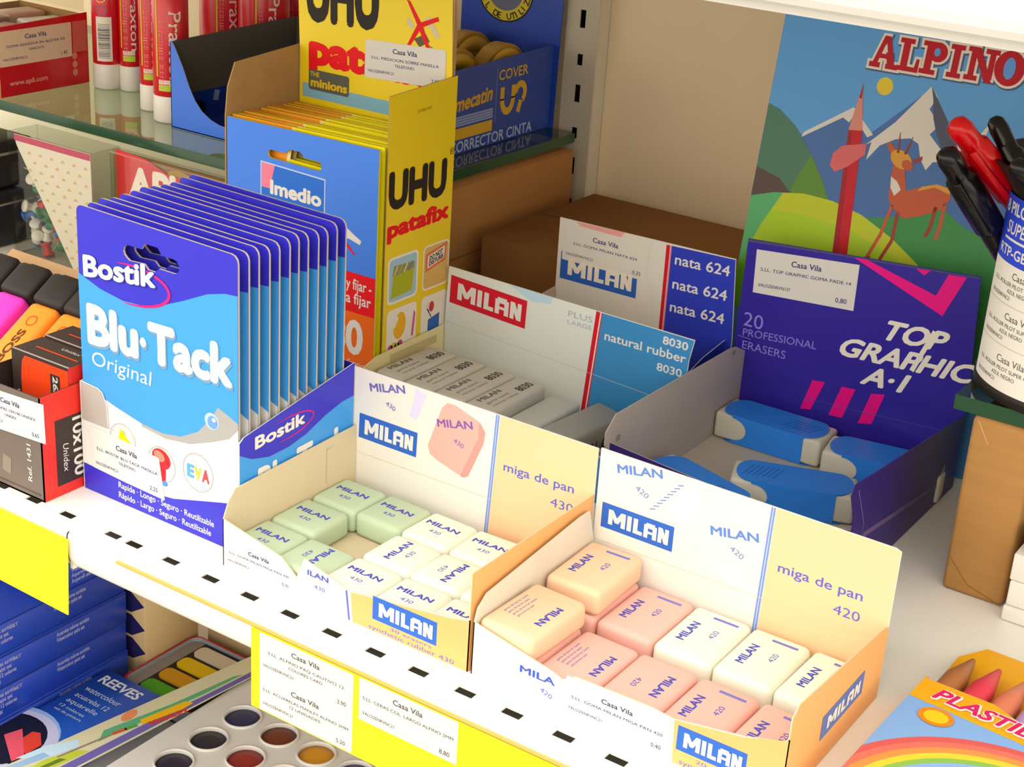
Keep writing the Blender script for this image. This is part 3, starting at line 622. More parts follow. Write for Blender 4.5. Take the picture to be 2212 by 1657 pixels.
for t, x, c in (('E', 71.5, '#5aa2e6'), ('V', 76.2, '#ecc63a'), ('A', 81.2, '#d8484e')): mb.text(fr, t, x, 30.6, 6.4, mat(c, .45), bold=.06, n=.2, w=4.6)
fp = mb.build('front_panel', d)
mb = MB(); mb.decal(fr, [(6,36.4), (30,35.2), (53,33.4), (56.4,12), (30,12.8), (7.4,14)], PAPER, .26)
casa(mb, fr.skew(7, 13.4, (1,-.02), (0,1)), 0, 0, 48, 21, ['S.LL. BOSTIK BLU TACK MASILLA', 'TELEFONO'], '2,25', .3, plate=False, title_y=.74); mb.build('price_sticker', fp)
fr = F_right(xr, yf, 0); mb = MB()
mb.plate(fr, [(0,.2), (81.4,.2), (81.4,72.6), (3,59.2), (0,57)], 0, .55, CYAN, WHP, WHP)
mb.decal(fr, [(.1,51), (8,46.6), (20,43.6), (34,44), (46,46.4), (60,51.6), (72,54.6), (81.3,55.2), (81.3,72.5), (3,59.1), (.1,56.8)], PURP, .1)
mb.ring(fr, 32, 54, 19, 5.4, .8, MGR, .2, rot=4, a0=110, a1=-110, taper=True)
mb.text(fr.skew(10, 50.8, (1,.06), (0,1)), 'Bostik', 0, 0, 6.2, WH, w=35, bold=.05, n=.24)
mb.text(fr.skew(12, 27, (1,.04), (0,1)), 'Blu·Tack', 0, 0, 13, WH, w=64, bold=.06, n=.2); mb.build('side_panel', d)
fr = F_right(bx-.0012, yf, 0); mb = MB(); mb.plate(fr, [(0,.2), (81.4,.2), (81.4,72), (0,58)], .4, .5, WHP, WHP, PURP); mb.build('side_panel', d)
mb = MB(); mb.plate(F_front(bx-.0008, yb+.0005, 0), [(0,.2), (104,.2), (104,72), (0,72)], 0, .5, PURP, WHP, PURP); mb.build('back_panel', d)

# ================================================================== yellow putty display
ux, uy, ur, ub = -.6270, .6550, -.5138, .7205
YL = mat('#e9c80a', .4, .45); YP = mat('#f6ea1a', .45); OR = mat('#f09a2e', .5); UB = mat('#3f7fe8', .4, .45); BLACK = mat('#2a201a', .5); REDP = mat('#e3121c', .5); LBL = mat('#7fb4c8', .5)
d = thing('putty_display_box', ((ux+ur)/2, (uy+ub)/2, 0), 'tall yellow display box with black and red lettering and an upright header card', 'display box')
mb = MB(); mb.box(ux, ur-.0006, uy, ub, .0002, .001, YL, top=KRAFT); mb.build('base', d)
fr = F_right(ur, uy, 0); mb = MB()
mb.plate(fr, [(5.6,.2), (66.4,.2), (66.4,182.5), (5.8,179.6)], 0, .8, YL, KRAFT, KRAFT)
mb.text(fr.skew(7, 117.6, (1,-.02), (0,1)), 'UHU', 0, 0, 20, BLACK, w=53, bold=.075)
mb.text(fr.skew(6.8, 100.6, (1,.015), (0,1)), 'patafix', 0, 0, 9.4, REDP, w=57, bold=.07)
mb.text(fr.rot(30, 167, 2), '2500101', 0, 0, 1.8, mat('#8c7408', .5), w=13)
mb.text(fr, '®', 62, 138, 4, BLACK, n=.14)
PW = mat('#e9e2d2', .45)
for k, (a, b_, c, e) in enumerate(((8.6,60.6,36.4,88.4), (41,60.8,66,88), (9,30,36.6,57.2), (41,30,66,57.2))):
    mb.decal(fr, rrect(a, b_, c, e, 3.4), PW, .1)
L1 = mat('#c3ccb0', .45); mb.decal(fr, rrect(10, 62, 35, 87, 2.6), mat('#9fbfca', .45), .13); mb.decal(fr, [(12,64), (31,65), (33,80), (14,81)], mat('#a9ae1e', .5), .16); mb.decal(fr, [(13,77), (32.6,78), (33,82), (14,83)], mat('#8a8c5a', .5), .17)
for i in range(4): mb.stroke(fr, [(14.5+4.4*i,77.6), (17.6+4.4*i,82.4)], 1.1, mat(['#d8c85a','#c8905a','#e0d890','#7a6a9a'][i], .5), .19)
mb.decal(fr, rrect(42, 62, 65.2, 87, 2.6), mat('#d3ad62', .5), .13); mb.decal(fr, [(43.5,72), (62.5,75.6), (63.4,86.4), (43.4,83)], mat('#dd6f42', .5), .16); mb.decal(fr, [(45.4,74), (61,77), (61.6,84.6), (45.2,81.6)], mat('#e6d8c6', .5), .17)
mb.text(fr.skew(47, 78.4, (1,.17), (0,1)), 'DO NOT', 0, 0, 2.8, BLACK, w=12.5, bold=.05, n=.2); mb.text(fr.skew(46.6, 75.2, (1,.17), (0,1)), 'DISTURB', 0, 0, 2.6, BLACK, w=13.5, bold=.05, n=.2)
mb.ell(fr, 21, 46, 5.6, 8, mat('#eead18', .5), .16, rot=-8); mb.decal(fr, [(14.6,45), (17,53.6), (20,50.8), (17,46)], PW, .18)
for i, c in enumerate(('#cf4a86', '#d8be2a', '#8fae3a', '#c04a78')): mb.ell(fr, 13+3*i, 34+.8*(i % 2), 2.3, 2.2, mat(c, .5), .16)
mb.decal(fr, [(32,37), (34,36), (35.6,50), (34,52)], mat('#d05a86', .5), .16)
mb.decal(fr, [(48,32), (59,34), (59,44), (48,42)], mat('#2f68b4', .5), .16); mb.ell(fr, 48.6, 50, 3.4, 3, mat('#e2d4cc', .5), .16); mb.ell(fr, 51, 49.6, 2.4, 3.2, mat('#c8362e', .5), .17); mb.stroke(fr, [(47,49), (51,43)], .8, mat('#50555a', .5), .16)
mb.build('side_panel', d)
fr = F_right(ux-.0006, uy, 0); mb = MB(); mb.plate(fr, [(0,.2), (66.4,.2), (66.4,183), (8,179), (2,166), (0,150)], .6, .8, KRAFT, KRAFT, YL); mb.build('side_panel', d)
fr = F_front(-.628, ub-.0036, 0); mb = MB(); YH = mat('#ecd012', .42, .45)
hdr = [(3,2), (113.4,2), (113.4,184), (111.4,226), (108,233), (6,231), (.2,214), (2,178)]
mb.plate(fr, hdr, 0, .8, YH, KRAFT, KRAFT)
mb.text(fr.skew(6.8, 199.6, (1,.035), (-.03,1)), 'UHU', 0, 0, 31, BLACK, w=54, bold=.075)
mb.text(fr.skew(9, 173.8, (1,.0), (-.02,1)), 'patafix', 0, 0, 17.4, REDP, w=88, bold=.08)
mb.text(fr, '®', 64, 219, 6, mat('#b39a10', .5))
GY2 = mat('#cfc6a4', .5); mb.ell(fr, 83, 207, 3.4, 1.8, GY2, .13, rot=-50); mb.decal(fr, [(96,213), (104,203), (101,201.5), (93,211)], GY2, .13); mb.decal(fr, [(86,199), (94,203), (97,199), (90,195)], mat('#5f5a46', .5), .13); mb.stroke(fr, [(84,200), (99,196)], .5, mat('#5f5a46', .5), .14)
mb.decal(fr, [(80,220), (82.4,219.4), (92,207), (99,191.6), (96.8,192), (88.6,206)], REDP, .18); mb.decal(fr, [(102,213.6), (103,211.4), (91,206), (82.6,193.4), (81.4,195), (88.4,208)], REDP, .21)
mb.decal(fr, rrect(9.2, 157.6, 40, 169.6, 1.6), mat('#5c5c50', .5), .2); f = fr.skew(0, 0, (1,.0), (0,1)); YM = mat('#d8b81e', .5); mb.text(f, 'THE', 10.4, 165.6, 2.8, YM, w=7, bold=.03, n=.26); mb.text(f, 'minions', 10.8, 159.8, 5, YM, w=28, bold=.06, n=.26)
mb.decal(fr, [(4.6,152.6), (112.8,152.6), (112.8,160.6), (4.2,160.8)], LBL, .12)
hp = mb.build('header_card', d)
mb = MB(); casa(mb, fr.skew(51.4, 171.8, (1,.045), (.0,1)), 0, 0, 57.4, 21.8, ['S.LL. MEDICION SOBRE MASILLA', 'TELEFONO'], '2,95', .24, r=1.6); mb.build('price_sticker', hp)
mb = MB(); mb.plate(F_right(ur-.0012, ub-.0034, 0), [(0,150), (3.4,150), (3.4,205), (1.6,222), (0,228)], 0, .6, KRAFT); mb.build('header_flange', d)
hole = [(34.5,133.4)] + [(34.5+2.4*math.cos(math.radians(a)), 135.8+2.4*math.sin(math.radians(a))) for a in range(240, 89, -30)] + [(45,138.2), (48,141), (56,141), (59,138.2)] + [(69+2.6*math.cos(math.radians(a)), 135.6+2.6*math.sin(math.radians(a))) for a in range(90, -91, -30)]
hole = [(x, y - 1.6) for x, y in hole]
def uhu_pack(blue):
    o = thing('putty_pack', (ux, uy, .002), 'x', 'adhesive putty pack', 'yellow putty packs in the tall display')
    fr = F_front(ux, uy, 0); mb = MB(); e = YP
    mb.plate(fr, [(1,2), (111.6,2), (111.6,151.4), (1,149.6)], 0, 1.3, UB if blue else YP, mat('#d9c51a', .5), mat('#d9c51a', .5), holes=[hole])
    if blue:
        LP = mat('#bcd0f2', .5); mb.decal(fr, [(26.6,129), (74.6,127.6), (74.6,84), (26.6,85)], LP, .1); mb.decal(fr, [(27.4,128.2), (73.8,126.8), (73.8,85), (27.4,86)], mat('#2a6fd2', .45), .13)
        mb.decal(fr, [(27.6,128.2), (37.4,127.9), (33.8,114), (27.6,114)], mat('#ee7f9a', .5), .16); mb.text(fr, 'Imedio', 34, 111.4, 8, WH, w=38, bold=.06, n=.18)
        mb.decal(fr, [(1.1,78.6), (111.5,78.6), (111.5,55.4), (1.1,54.4)], REDP, .1); mb.decal(fr, [(1.1,54.4), (111.5,55.4), (111.5,2.2), (1.1,2.2)], mat('#ec6a14', .5), .1)
        mb.text(fr, 'y fijar -', 91, 69, 6.4, WH, w=18, bold=.02, n=.16); mb.text(fr, 'a fijar', 91, 60.6, 6.4, WH, w=18, bold=.02, n=.16); mb.text(fr, '80', 79, 31, 20, WH, w=25, bold=.05, n=.16); mb.text(fr, 'fixations', 93, 22.5, 4.4, WH, w=17, n=.16)
        mb.decal(fr, [(86,106), (95,101), (101,98), (100,95.6), (92,97.6), (86,96)], WH, .14); mb.decal(fr, [(90,96), (97,89), (95.6,89), (89,94)], REDP, .14)
    else:
        mb.decal(fr, [(1.1,149.4), (1.1,100), (36,100), (46,150.2)], OR, .08); mb.decal(fr, [(46,150.2), (48.5,150.3), (38.5,100), (36,100)], mat('#f2e6a6', .5), .09)
        mb.decal(F_top(ux, uy, .1496), [(1.1,.02), (40,.02), (46,1.28), (1.1,1.28)], OR, .62)
    mb.build('card', o); mb = MB(); mb.rbox(fr, 8, 104, 10, 96, -3.6, -1.35, 1, mat('#e8e2d0', .5), 2); mb.build('putty_sheet', o); return o
p0 = uhu_pack(True); p0['label'] = 'front putty pack with blue face, white-framed logo and orange foot in the yellow display'
p1 = uhu_pack(False); NU = 13; up = .0047
for i in range(1, NU):
    o = p1 if i == 1 else copy_thing(p1, (0, 0, 0)); o.location = (ux + random.uniform(-.0004, .0004), uy + i*up, .002 + random.uniform(-.0006, .001))
    o['label'] = f"{(ordw + ['twelfth', 'thirteenth'])[i-1]} pack back in the yellow display, its top edge orange then yellow" if i < NU-1 else 'rearmost yellow and orange pack, touching the header card of the yellow display'

# ================================================================== upper glass shelf goods
ZG = .098
REDB = mat('#c8101a', .3, .5, coat=.3)
b = thing('clear_lidded_box', (-.945, .77, ZG), 'red card box with clear lid and price sticker, left end of the glass shelf', 'box')
fr = F_right(-.911, .7265, ZG); mb = MB()
mb.box(-.985, -.9115, .7265, .8075, ZG+.0003, ZG+.0012, REDB)
mb.plate(fr, [(0,.2), (81,.2), (81,51.8), (0,49.6)], 0, .6, REDB, KRAFT, KRAFT)
mb.text(fr.skew(8, 7.6, (1,0), (0,1)), 'www.apli.com', 0, 0, 3.6, mat('#e9a68c', .5), w=34, bold=.03)
for i in range(3): mb.ell(fr, 68, 9.4 + 6*i, 2.4, 2.6, mat('#dc8a76', .5), .13)
mb.rect(fr, 66.6, 24, 80, 46.4, mat('#cf6a5c', .5), .12)
sp = mb.build('side_panel', b)
mb = MB(); casa(mb, fr, .6, 21.6, 65.6, 46.4, ['GOMA ADHESIVA EN BLISTER DE', 'GANCHOS'], '1,45', .2, base=mat('#e0c9a8', .6)); mb.build('price_sticker', sp)
mb = MB(); mb.plate(F_front(-.985, .7265, ZG), [(0,.2), (73,.2), (73,49.6), (0,49.6)], 0, .6, REDB, KRAFT, KRAFT); mb.box(-.985, -.9844, .727, .807, ZG+.001, ZG+.0496, KRAFT); mb.box(-.985, -.9117, .807, .8075, ZG+.001, ZG+.05, KRAFT); mb.build('tray', b)
mb = MB(); mb.box(-.984, -.912, .728, .806, ZG+.0525, ZG+.078, CLEAR, bottom=None); mb.build('clear_lid', b)
for i, (xx, yy, c, a) in enumerate(((-.932,.747,'#b06a5c',8), (-.932,.785,'#cfc4b4',-10), (-.958,.752,'#9a7f62',6), (-.960,.786,'#c9a08c',-6))):
    mb = MB(); mb.rbox(F_top(xx, yy, ZG+.0014).rot(0, 0, a), -11, 11, -16, 16, 0, 44 + i, 2, mat(c, .35, .5))
    tag(mb.build('sachet', loc=(xx, yy, ZG+.0014)), ['dull red sachet under the clear lid of the red box', 'whitish sachet under the clear lid of the red box', 'brownish sachet under the clear lid of the red box', 'pinkish sachet under the clear lid of the red box'][i], 'sachet', 'sachets in the clear-lidded red box')

RS = mat('#cf1420', .3, .5, coat=.2); CAPW = mat('#e4ded0', .4, .4); CREAMT = mat('#e8d2c0', .5); LIME = mat('#b6cf3e', .5); YLN = mat('#c9bd2a', .5)
def glue_stick(x, y, r, yaw, kind, label, hgt=.112):
    o = thing('glue_stick', (x, y, ZG), label, 'glue stick', 'red glue sticks on the glass shelf')
    mb = MB(); mb.lathe((x, y, ZG), [(0,.0002), (r*.94,.0002), (r*1.02,.0012), (r*1.02,.0175), (r*.98,.0185)], CAPW); mb.build('base_cap', o)
    mb = MB(); mb.lathe((x, y, ZG), [(r*.97,.0185), (r,.019), (r,hgt-.022), (r*.97,hgt-.0215)], RS)
    f = Cyl((x, y, ZG), r, yaw)
    if kind == 'bar':
        mb.rect(f, -8, 21, 3.6, 53, mat('#e4dccb', .5), .12, 8)
        for i in range(22): mb.rect(f, -6.6, 23.4 + i*1.15, 2, 23.4 + i*1.15 + random.choice((.3,.5,.75)), mat('#4a4644', .5), .22, 6)
        mb.ell(f, -4, 70, 5.2, 7, mat('#e7d77a', .5), .15); mb.ell(f, -4, 70, 3.2, 4.6, mat('#b9c43a', .5), .25); mb.ell(f, -3.4, 57.6, 3.8, 3.2, mat('#5a72b4', .5), .15)
        mb.rect(f, 10, 28, 15, 34, LIME, .15, 3)
    else:
        big = r > .011; g = f.rot(1.5 if big else 0, 76, -90); mb.text(g, 'Praxton', 0, 0, 8.6 if big else 5.6, CREAMT, w=50 if big else 46, bold=.012, n=.15)
        for q in (-4.4, -2.6): g = f.rot(q, 34, 90); mb.text(g, 'barra adhesiva', -10, 0, 1.8, mat('#e58a7c', .5), w=46, n=.15)
        mb.rect(f, -8.2, 32, -7, 90, YLN, .15, 2)
        mb.rect(f, -6.5, 22.4, 2.6, 26.6, LIME, .15, 5); mb.rect(f, -6.5, 27, 2.6, 30, mat('#e6c8b8', .5), .15, 5)
    mb.build('tube', o)
    mb = MB(); mb.lathe((x, y, ZG), [(r*.97,hgt-.0215), (r*1.02,hgt-.021), (r*1.02,hgt-.001), (r*.9,hgt), (0,hgt)], RS); mb.build('cap', o)
aim = math.radians(-42)
glue_stick(-.8907, .8077, .0105, aim, 'bar', 'red glue stick showing a barcode, leftmost of the row')
glue_stick(-.8732, .8146, .0085, aim, 'txt', 'red glue stick second from the left, right of the barcode one')
glue_stick(-.8200, .7838, .0085, aim, 'txt', 'thin red glue stick partly behind the stout one by the blue box')
glue_stick(-.7888, .7715, .0122, aim - .25, 'txt', 'stout red glue stick touching the open blue box')
glue_stick(-.8344, .872, .0190, aim, 'txt', 'red glue stick rising behind the grey wall of the blue box, left one', .13)
glue_stick(-.7960, .872, .0186, aim, 'txt', 'red glue stick rising behind the grey wall of the blue box, beside the yellow header', .13)
glue_stick(-.8080, .918, .0170, aim, 'txt', 'red glue stick mostly hidden behind the yellow header card', .13)

BB = mat('#3a72dd', .35, .45); BBI = mat('#12359a', .4, .4); GREYI = mat('#5a544c', .7)
b = thing('open_display_box', (-.73, .82, ZG), 'nearly empty blue display box with a scooped front and dark grey inside', 'display box')
fx0, fy0, fx1, fy1 = -.7750, .7573, -.6830, .8830
mb = MB(); mb.box(fx0, fx1, fy0, fy1, ZG+.0003, ZG+.001, BB, top=BBI); mb.build('base', b)
fr = F_front(fx0, fy0, ZG); mb = MB()
sc = [(0,0), (92,0), (92,57)] + [(90,57), (85,50), (80,41), (75,30), (70,22), (64,16), (56,11.6), (50,9), (44,9.4), (36,11.6), (28,16), (22,22), (17,30), (12,41), (7,50), (3.4,56), (1.6,58), (0,57.6)]
mb.plate(fr, sc, 0, .6, BB, mat('#9fb8ea', .5), BBI); mb.build('front_panel', b)
fr = F_right(fx0, fy0, ZG); mb = MB(); mb.plate(fr, [(0,.2), (125,.2), (125,61), (4,58), (0,57)], .6, .6, GREYI, GREYI, BB)
mb.rect(fr, .5, .5, 124, 21, BBI, .72); mb.ell(fr, 26, 8, 5.6, 7, mat('#141820', .9), .8); mb.decal(fr, [(39,13), (44,12), (46,19), (41,20)], mat('#8ea2c8', .5), .8); mb.build('side_panel', b)
fr = F_right(fx1, fy0, ZG); mb = MB(); mb.plate(fr, [(0,.2), (125,.2), (125,61), (4,58), (0,57)], 0, .6, BB, GREYI, GREYI); mb.build('side_panel', b)
mb = MB(); mb.plate(F_front(fx0, fy1, ZG), [(0,.2), (92,.2), (92,61), (0,61)], 0, .6, GREYI, GREYI, BB); mb.build('back_panel', b)

NAVY = mat('#27459c', .35, .45); NAVI = mat('#16307e', .4); GOLD = mat('#d2a52c', .5); LIL2 = mat('#8f9dc4', .5)
b = thing('tape_display_box', (-.655, .89, ZG), 'deep blue correction tape display box with yellow lettering at the end of the glass shelf', 'display box')
tx0, tx1, ty0, ty1 = -.681, -.599, .8350, .9560
mb = MB(); mb.box(tx0, tx1-.0006, ty0, ty1, ZG+.0003, ZG+.001, NAVY, top=NAVI); mb.build('base', b)
fr = F_right(tx1, .82, ZG); mb = MB(); mb.plate(fr, [(15,.2), (135.6,.2), (135.6,59.4), (15,56.6)], 0, .6, NAVY, NAVI, NAVI)
f = fr.skew(0, 0, (.96,0), (0,1))
mb.text(f, 'COVER', 71.5, 43.4, 7, GOLD, w=37, bold=.02); 
mb.ring(f, 84, 30, 7, 9.4, 5, GOLD, .14, a0=180, a1=360); mb.rect(f, 74.5, 29, 79.5, 38, GOLD, .14); mb.rect(f, 88.5, 29, 93.5, 38, GOLD, .14)
mb.ring(f, 100, 31.5, 6, 6, 4.6, GOLD, .15, a0=-60, a1=180); mb.stroke(f, [(101,26), (98,18)], 4.6, GOLD, .15)
mb.text(f.skew(20, 29, (1,.06), (0,1)), 'mecatin', 0, 0, 10, GOLD, w=44, bold=.05, shear=.2); mb.rect(f, 16, 19, 66, 25.6, LIL2, .14); mb.rect(f, 16, 10, 66, 17.6, GOLD, .14)
for i in range(3): mb.stroke(f, [(16,20.5+1.8*i), (66,20.5+1.8*i)], .4, NAVY, .2)
mb.text(f.skew(16, 1.6, (1,0), (0,1)), 'CORRECTOR CINTA', 0, 0, 7.4, mat('#a9b4d2', .5), w=102, bold=.02)
mb.stroke(f, [(69.5,15), (69.5,52)], .5, LIL2, .14); mb.build('side_panel', b)
mb = MB(); mb.box(tx0, tx0+.0006, ty0, ty1, ZG+.001, ZG+.057, NAVI); mb.box(tx0, tx1-.0007, ty0, ty0+.0006, ZG+.001, ZG+.052, NAVY, back=NAVI); mb.build('tray', b)
fr = F_front(-.720, .9565, ZG); mb = MB(); UBL = mat('#1f45b4', .4, .45); mb.plate(fr, [(39,.2), (124,.2), (125,60), (126,104), (122,124), (39,124)], 0, .6, UBL, NAVI, NAVI)
cx_, cy_ = 76.8, 91; mb.ell(fr, cx_, cy_, 24, 22.6, BLACK, .12); mb.ell(fr, cx_, cy_, 22.8, 21.4, mat('#d9c32e', .5), .16); mb.ell(fr, cx_, cy_, 15.4, 14.4, mat('#6d7288', .5), .2)
word = 'FÁCIL DE UTILIZAR'
for i, ch in enumerate(word):
    a = math.radians(176 + i*11.6); rr_ = 19.6
    if ch != ' ': mb.text(fr.rot(cx_ + rr_*math.cos(a), cy_ + rr_*.94*math.sin(a), math.degrees(a) + 90), ch, -1.4, -2.2, 4.6, BLACK, bold=.03, n=.24)
mb.build('header_card', b)
for i, (px, py) in enumerate(((-.6265, .8700), (-.6165, .9130), (-.657, .888), (-.657, .930))):
    o = thing('correction_tape', (px, py, ZG+.0012), ['yellow correction tape roller in front, its rim above the deep blue wall', 'yellow correction tape roller behind the front one, next to the post', 'yellow correction tape roller at the far side of the deep blue box, front', 'yellow correction tape roller at the far side of the deep blue box, back'][i], 'correction tape', 'correction tapes in the deep blue box')
    mb = MB(); mb.lathe((px-.006, py, ZG+.0012+.031), [(0,0), (.0300,0), (.0312,.001), (.0312,.011), (.0300,.012), (.0,.012)], mat('#a8801e', .4, .5), 36, (1,0,0), False); mb.build('case', o)
    mb = MB(); mb.lathe((px+.0061, py, ZG+.0012+.031), [(.028,0), (.028,.0006), (.018,.0008), (.018,.0)], mat('#d8aa2a', .4, .5), 36, (1,0,0)); mb.build('tape_wheel', o)

# ================================================================== brown boxes at the back
BRN = mat('#875a2d', .8, .2, noise=.08, scale=14, name='brown_card'); BRN2 = mat('#a87642', .8, .2, noise=.08, scale=14, name='brown_card_light')
mb = MB(); mb.rbox(F_top(0, 0, 0), -760, -571, 800, 948, .3, 88, 1, BRN2, 1); mb.rect(F_right(-.571, .8, 0), 0, 40, 147, 41, BRN, .1)
tag(mb.build('cardboard_box', loc=(-.665, .874, 0)), 'brown cardboard box standing under the green-edged glass shelf', 'cardboard box')
mb = MB(); mb.rbox(F_top(0, 0, 0), -553.5, -392, 812, 950, .3, 60, 1, BRN, 1); mb.rect(F_top(-.5535, .812, .06), 0, 68, 161, 69, mat('#5f3c1c', .8), .1)
tag(mb.build('cardboard_box', loc=(-.47, .88, 0)), 'low flat brown cardboard box lying against the back panel behind the eraser boxes', 'cardboard box')

# ================================================================== drawing pad with mountains
nrm = math.hypot(1, .16)
tilt = Vector((0, .16, 1)).normalized()
fr = Fr((-.369, .7985, .0006), (1,0,0), tilt)
PADW, PADH = 168, 262
o = thing('drawing_pad', (-.285, .8, 0), 'large drawing pad with a mountain picture and red lettering, leaning against the back', 'drawing pad')
mb = MB(); mb.plate(fr, [(-3,0), (PADW,0), (PADW,PADH), (-3,PADH)], -.6, 7, mat('#ded8cc', .7), mat('#d8d2c6', .7), mat('#c3ab86', .8)); mb.build('pages', o)
mb = MB(); SKYC = mat('#4a90d2', .35, .45)
mb.plate(fr, [(-3.4,-.2), (PADW+.4,-.2), (PADW+.4,PADH+.3), (-3.4,PADH+.3)], 0, .5, SKYC, mat('#d8d2c6', .7), mat('#d8d2c6', .7))
PB2 = mat('#4a6fa8', .4); PB3 = mat('#3f5f92', .4); SNOW = mat('#dcd3c6', .45); SHD = mat('#4f5264', .4)
mb.decal(fr, [(-3.2,178), (-3.2,230), (40,232), (90,226), (168,205), (168,170), (10,165)], mat('#5b9ed8', .35), .06)
mb.decal(fr, [(14,120), (21,166), (47,181), (58,171), (88,202), (103,182), (116,175), (132,178), (168,168), (168,110)], PB2, .1)
mb.decal(fr, [(21,166), (47,184.6), (61,172), (58,170), (48,180), (46,176), (42,178), (20,163)], SNOW, .16)
mb.decal(fr, [(58,166), (72,181), (87.6,203), (92,198), (89,191), (93,187), (95,182), (92,178), (99,172), (108,166), (97,164), (94,159), (90,164), (87,172), (82,174), (74,172), (66,167), (60,158), (61,168)], SNOW, .16)
mb.decal(fr, [(87.6,203), (103,183), (112,168), (100,172), (95,180), (92,187), (90,196)], SHD, .18)
mb.decal(fr, [(103,182), (117,180), (124,192), (118,168), (108,170)], SNOW, .16)
mb.decal(fr, [(-3.2,178), (4,176), (16,168), (28,155), (38,141), (48,124), (40,108), (-3.2,108)], mat('#4f7a62', .4), .2); mb.decal(fr, [(-3.2,142), (12,138), (24,128), (28,112), (-3.2,112)], mat('#5c4a44', .4), .22); mb.decal(fr, [(28,155), (38,141), (48,124), (44,112), (24,122), (20,134)], mat('#5f8a34', .4), .21)
mb.decal(fr, [(64,126), (80,130), (96,138), (108,141), (120,134), (168,120), (168,60), (60,60)], mat('#3f8c4a', .4), .22)
hill = [(-3.2,125), (10,129.5), (28,132.5), (46,132), (64,128), (84,119), (100,109), (116,96), (130,82), (140,60), (-3.2,60)]
mb.decal(fr, hill, mat('#a6c624', .4), .26); mb.decal(fr, [(-3.2,125), (10,129.5), (16,130.6), (6,110), (-3.2,84)], mat('#5aac6e', .4), .3); mb.decal(fr, [(x, y) for x, y in hill[:8]] + [(100,103), (80,112), (56,119), (30,121), (12,120), (4,118)], mat('#bcc52a', .4), .28)
mb.decal(fr, [(-3.2,100), (20,98), (60,92), (100,84), (130,74), (138,60), (-3.2,60)], mat('#66a81e', .4), .29)
mb.ell(fr, 62, 198.6, 4.6, 4.8, mat('#e3c62c', .4), .16)
# red pencil standing in the picture
CR = mat('#c41422', .4); mb.decal(fr, [(62.4,84), (53.4,84), (46.6,172), (54.6,173)], CR, .34); mb.decal(fr, [(57,84), (53.4,84), (46.6,172), (49,172)], mat('#a31824', .4), .36)
mb.decal(fr, [(46.6,172), (54.6,173), (50.6,192), (48.9,192)], mat('#d98a78', .45), .34); mb.decal(fr, [(48.9,190), (50.6,190), (49.7,199)], mat('#b8202c', .4), .38)
mb.decal(fr, [(40.6,158), (45,163), (58.6,166.6), (59,160.6), (50,152), (43.6,148), (40,151)], mat('#d8686a', .45), .4)
# a plain fawn
FW = mat('#c05a3a', .45); FD = mat('#9c3f2e', .45); FL = mat('#d99a3a', .45); K = .34
mb.decal(fr, [(77,140), (80,136), (88,131), (98,135), (107,140), (111,147), (109,152), (102,153), (94,150), (86,146), (83,156), (82,163), (76,162), (76,152)], FW, K)
mb.decal(fr, [(94,150), (102,153), (109,152), (110,149), (101,151), (92,147)], FL, K+.02); mb.decal(fr, [(76,152), (80,150), (83,146), (80,142), (77,146)], SNOW, K+.03)
mb.ell(fr, 79.6, 162, 6.6, 4.6, FL, K+.02, rot=-25); mb.ell(fr, 83.6, 159.6, 3.4, 2.6, FW, K+.03, rot=-25)
mb.decal(fr, [(74,163), (70,168), (71.6,170.6), (76,166)], FW, K+.01); mb.decal(fr, [(86,163), (91,166), (91,163.6), (87,161)], FD, K+.01)
for a in ((77,165,76,176), (81,165,83.4,175)): mb.decal(fr, [(a[0]-.7,a[1]), (a[0]+.8,a[1]), (a[2]+.2,a[3]), (a[2]-.2,a[3])], FD, K+.02)
mb.stroke(fr, [(80,137), (77,120), (72,106)], 1.9, FW, K); mb.stroke(fr, [(84,135), (84,118), (79,105)], 1.9, FD, K); mb.stroke(fr, [(104,141), (103.4,130), (101.6,124)], 2, FD, K); mb.stroke(fr, [(108.6,144), (108.6,132), (107.6,124)], 2, FW, K)
mb.decal(fr, [(70,105.6), (74,107), (74,104.6), (70,103.6)], FD, K+.01); mb.decal(fr, [(77,104.6), (81,106), (81,103.6), (77,102.6)], FD, K+.01); mb.ell(fr, 110.6, 154.6, 1.8, 3.4, FD, K+.01, rot=20)
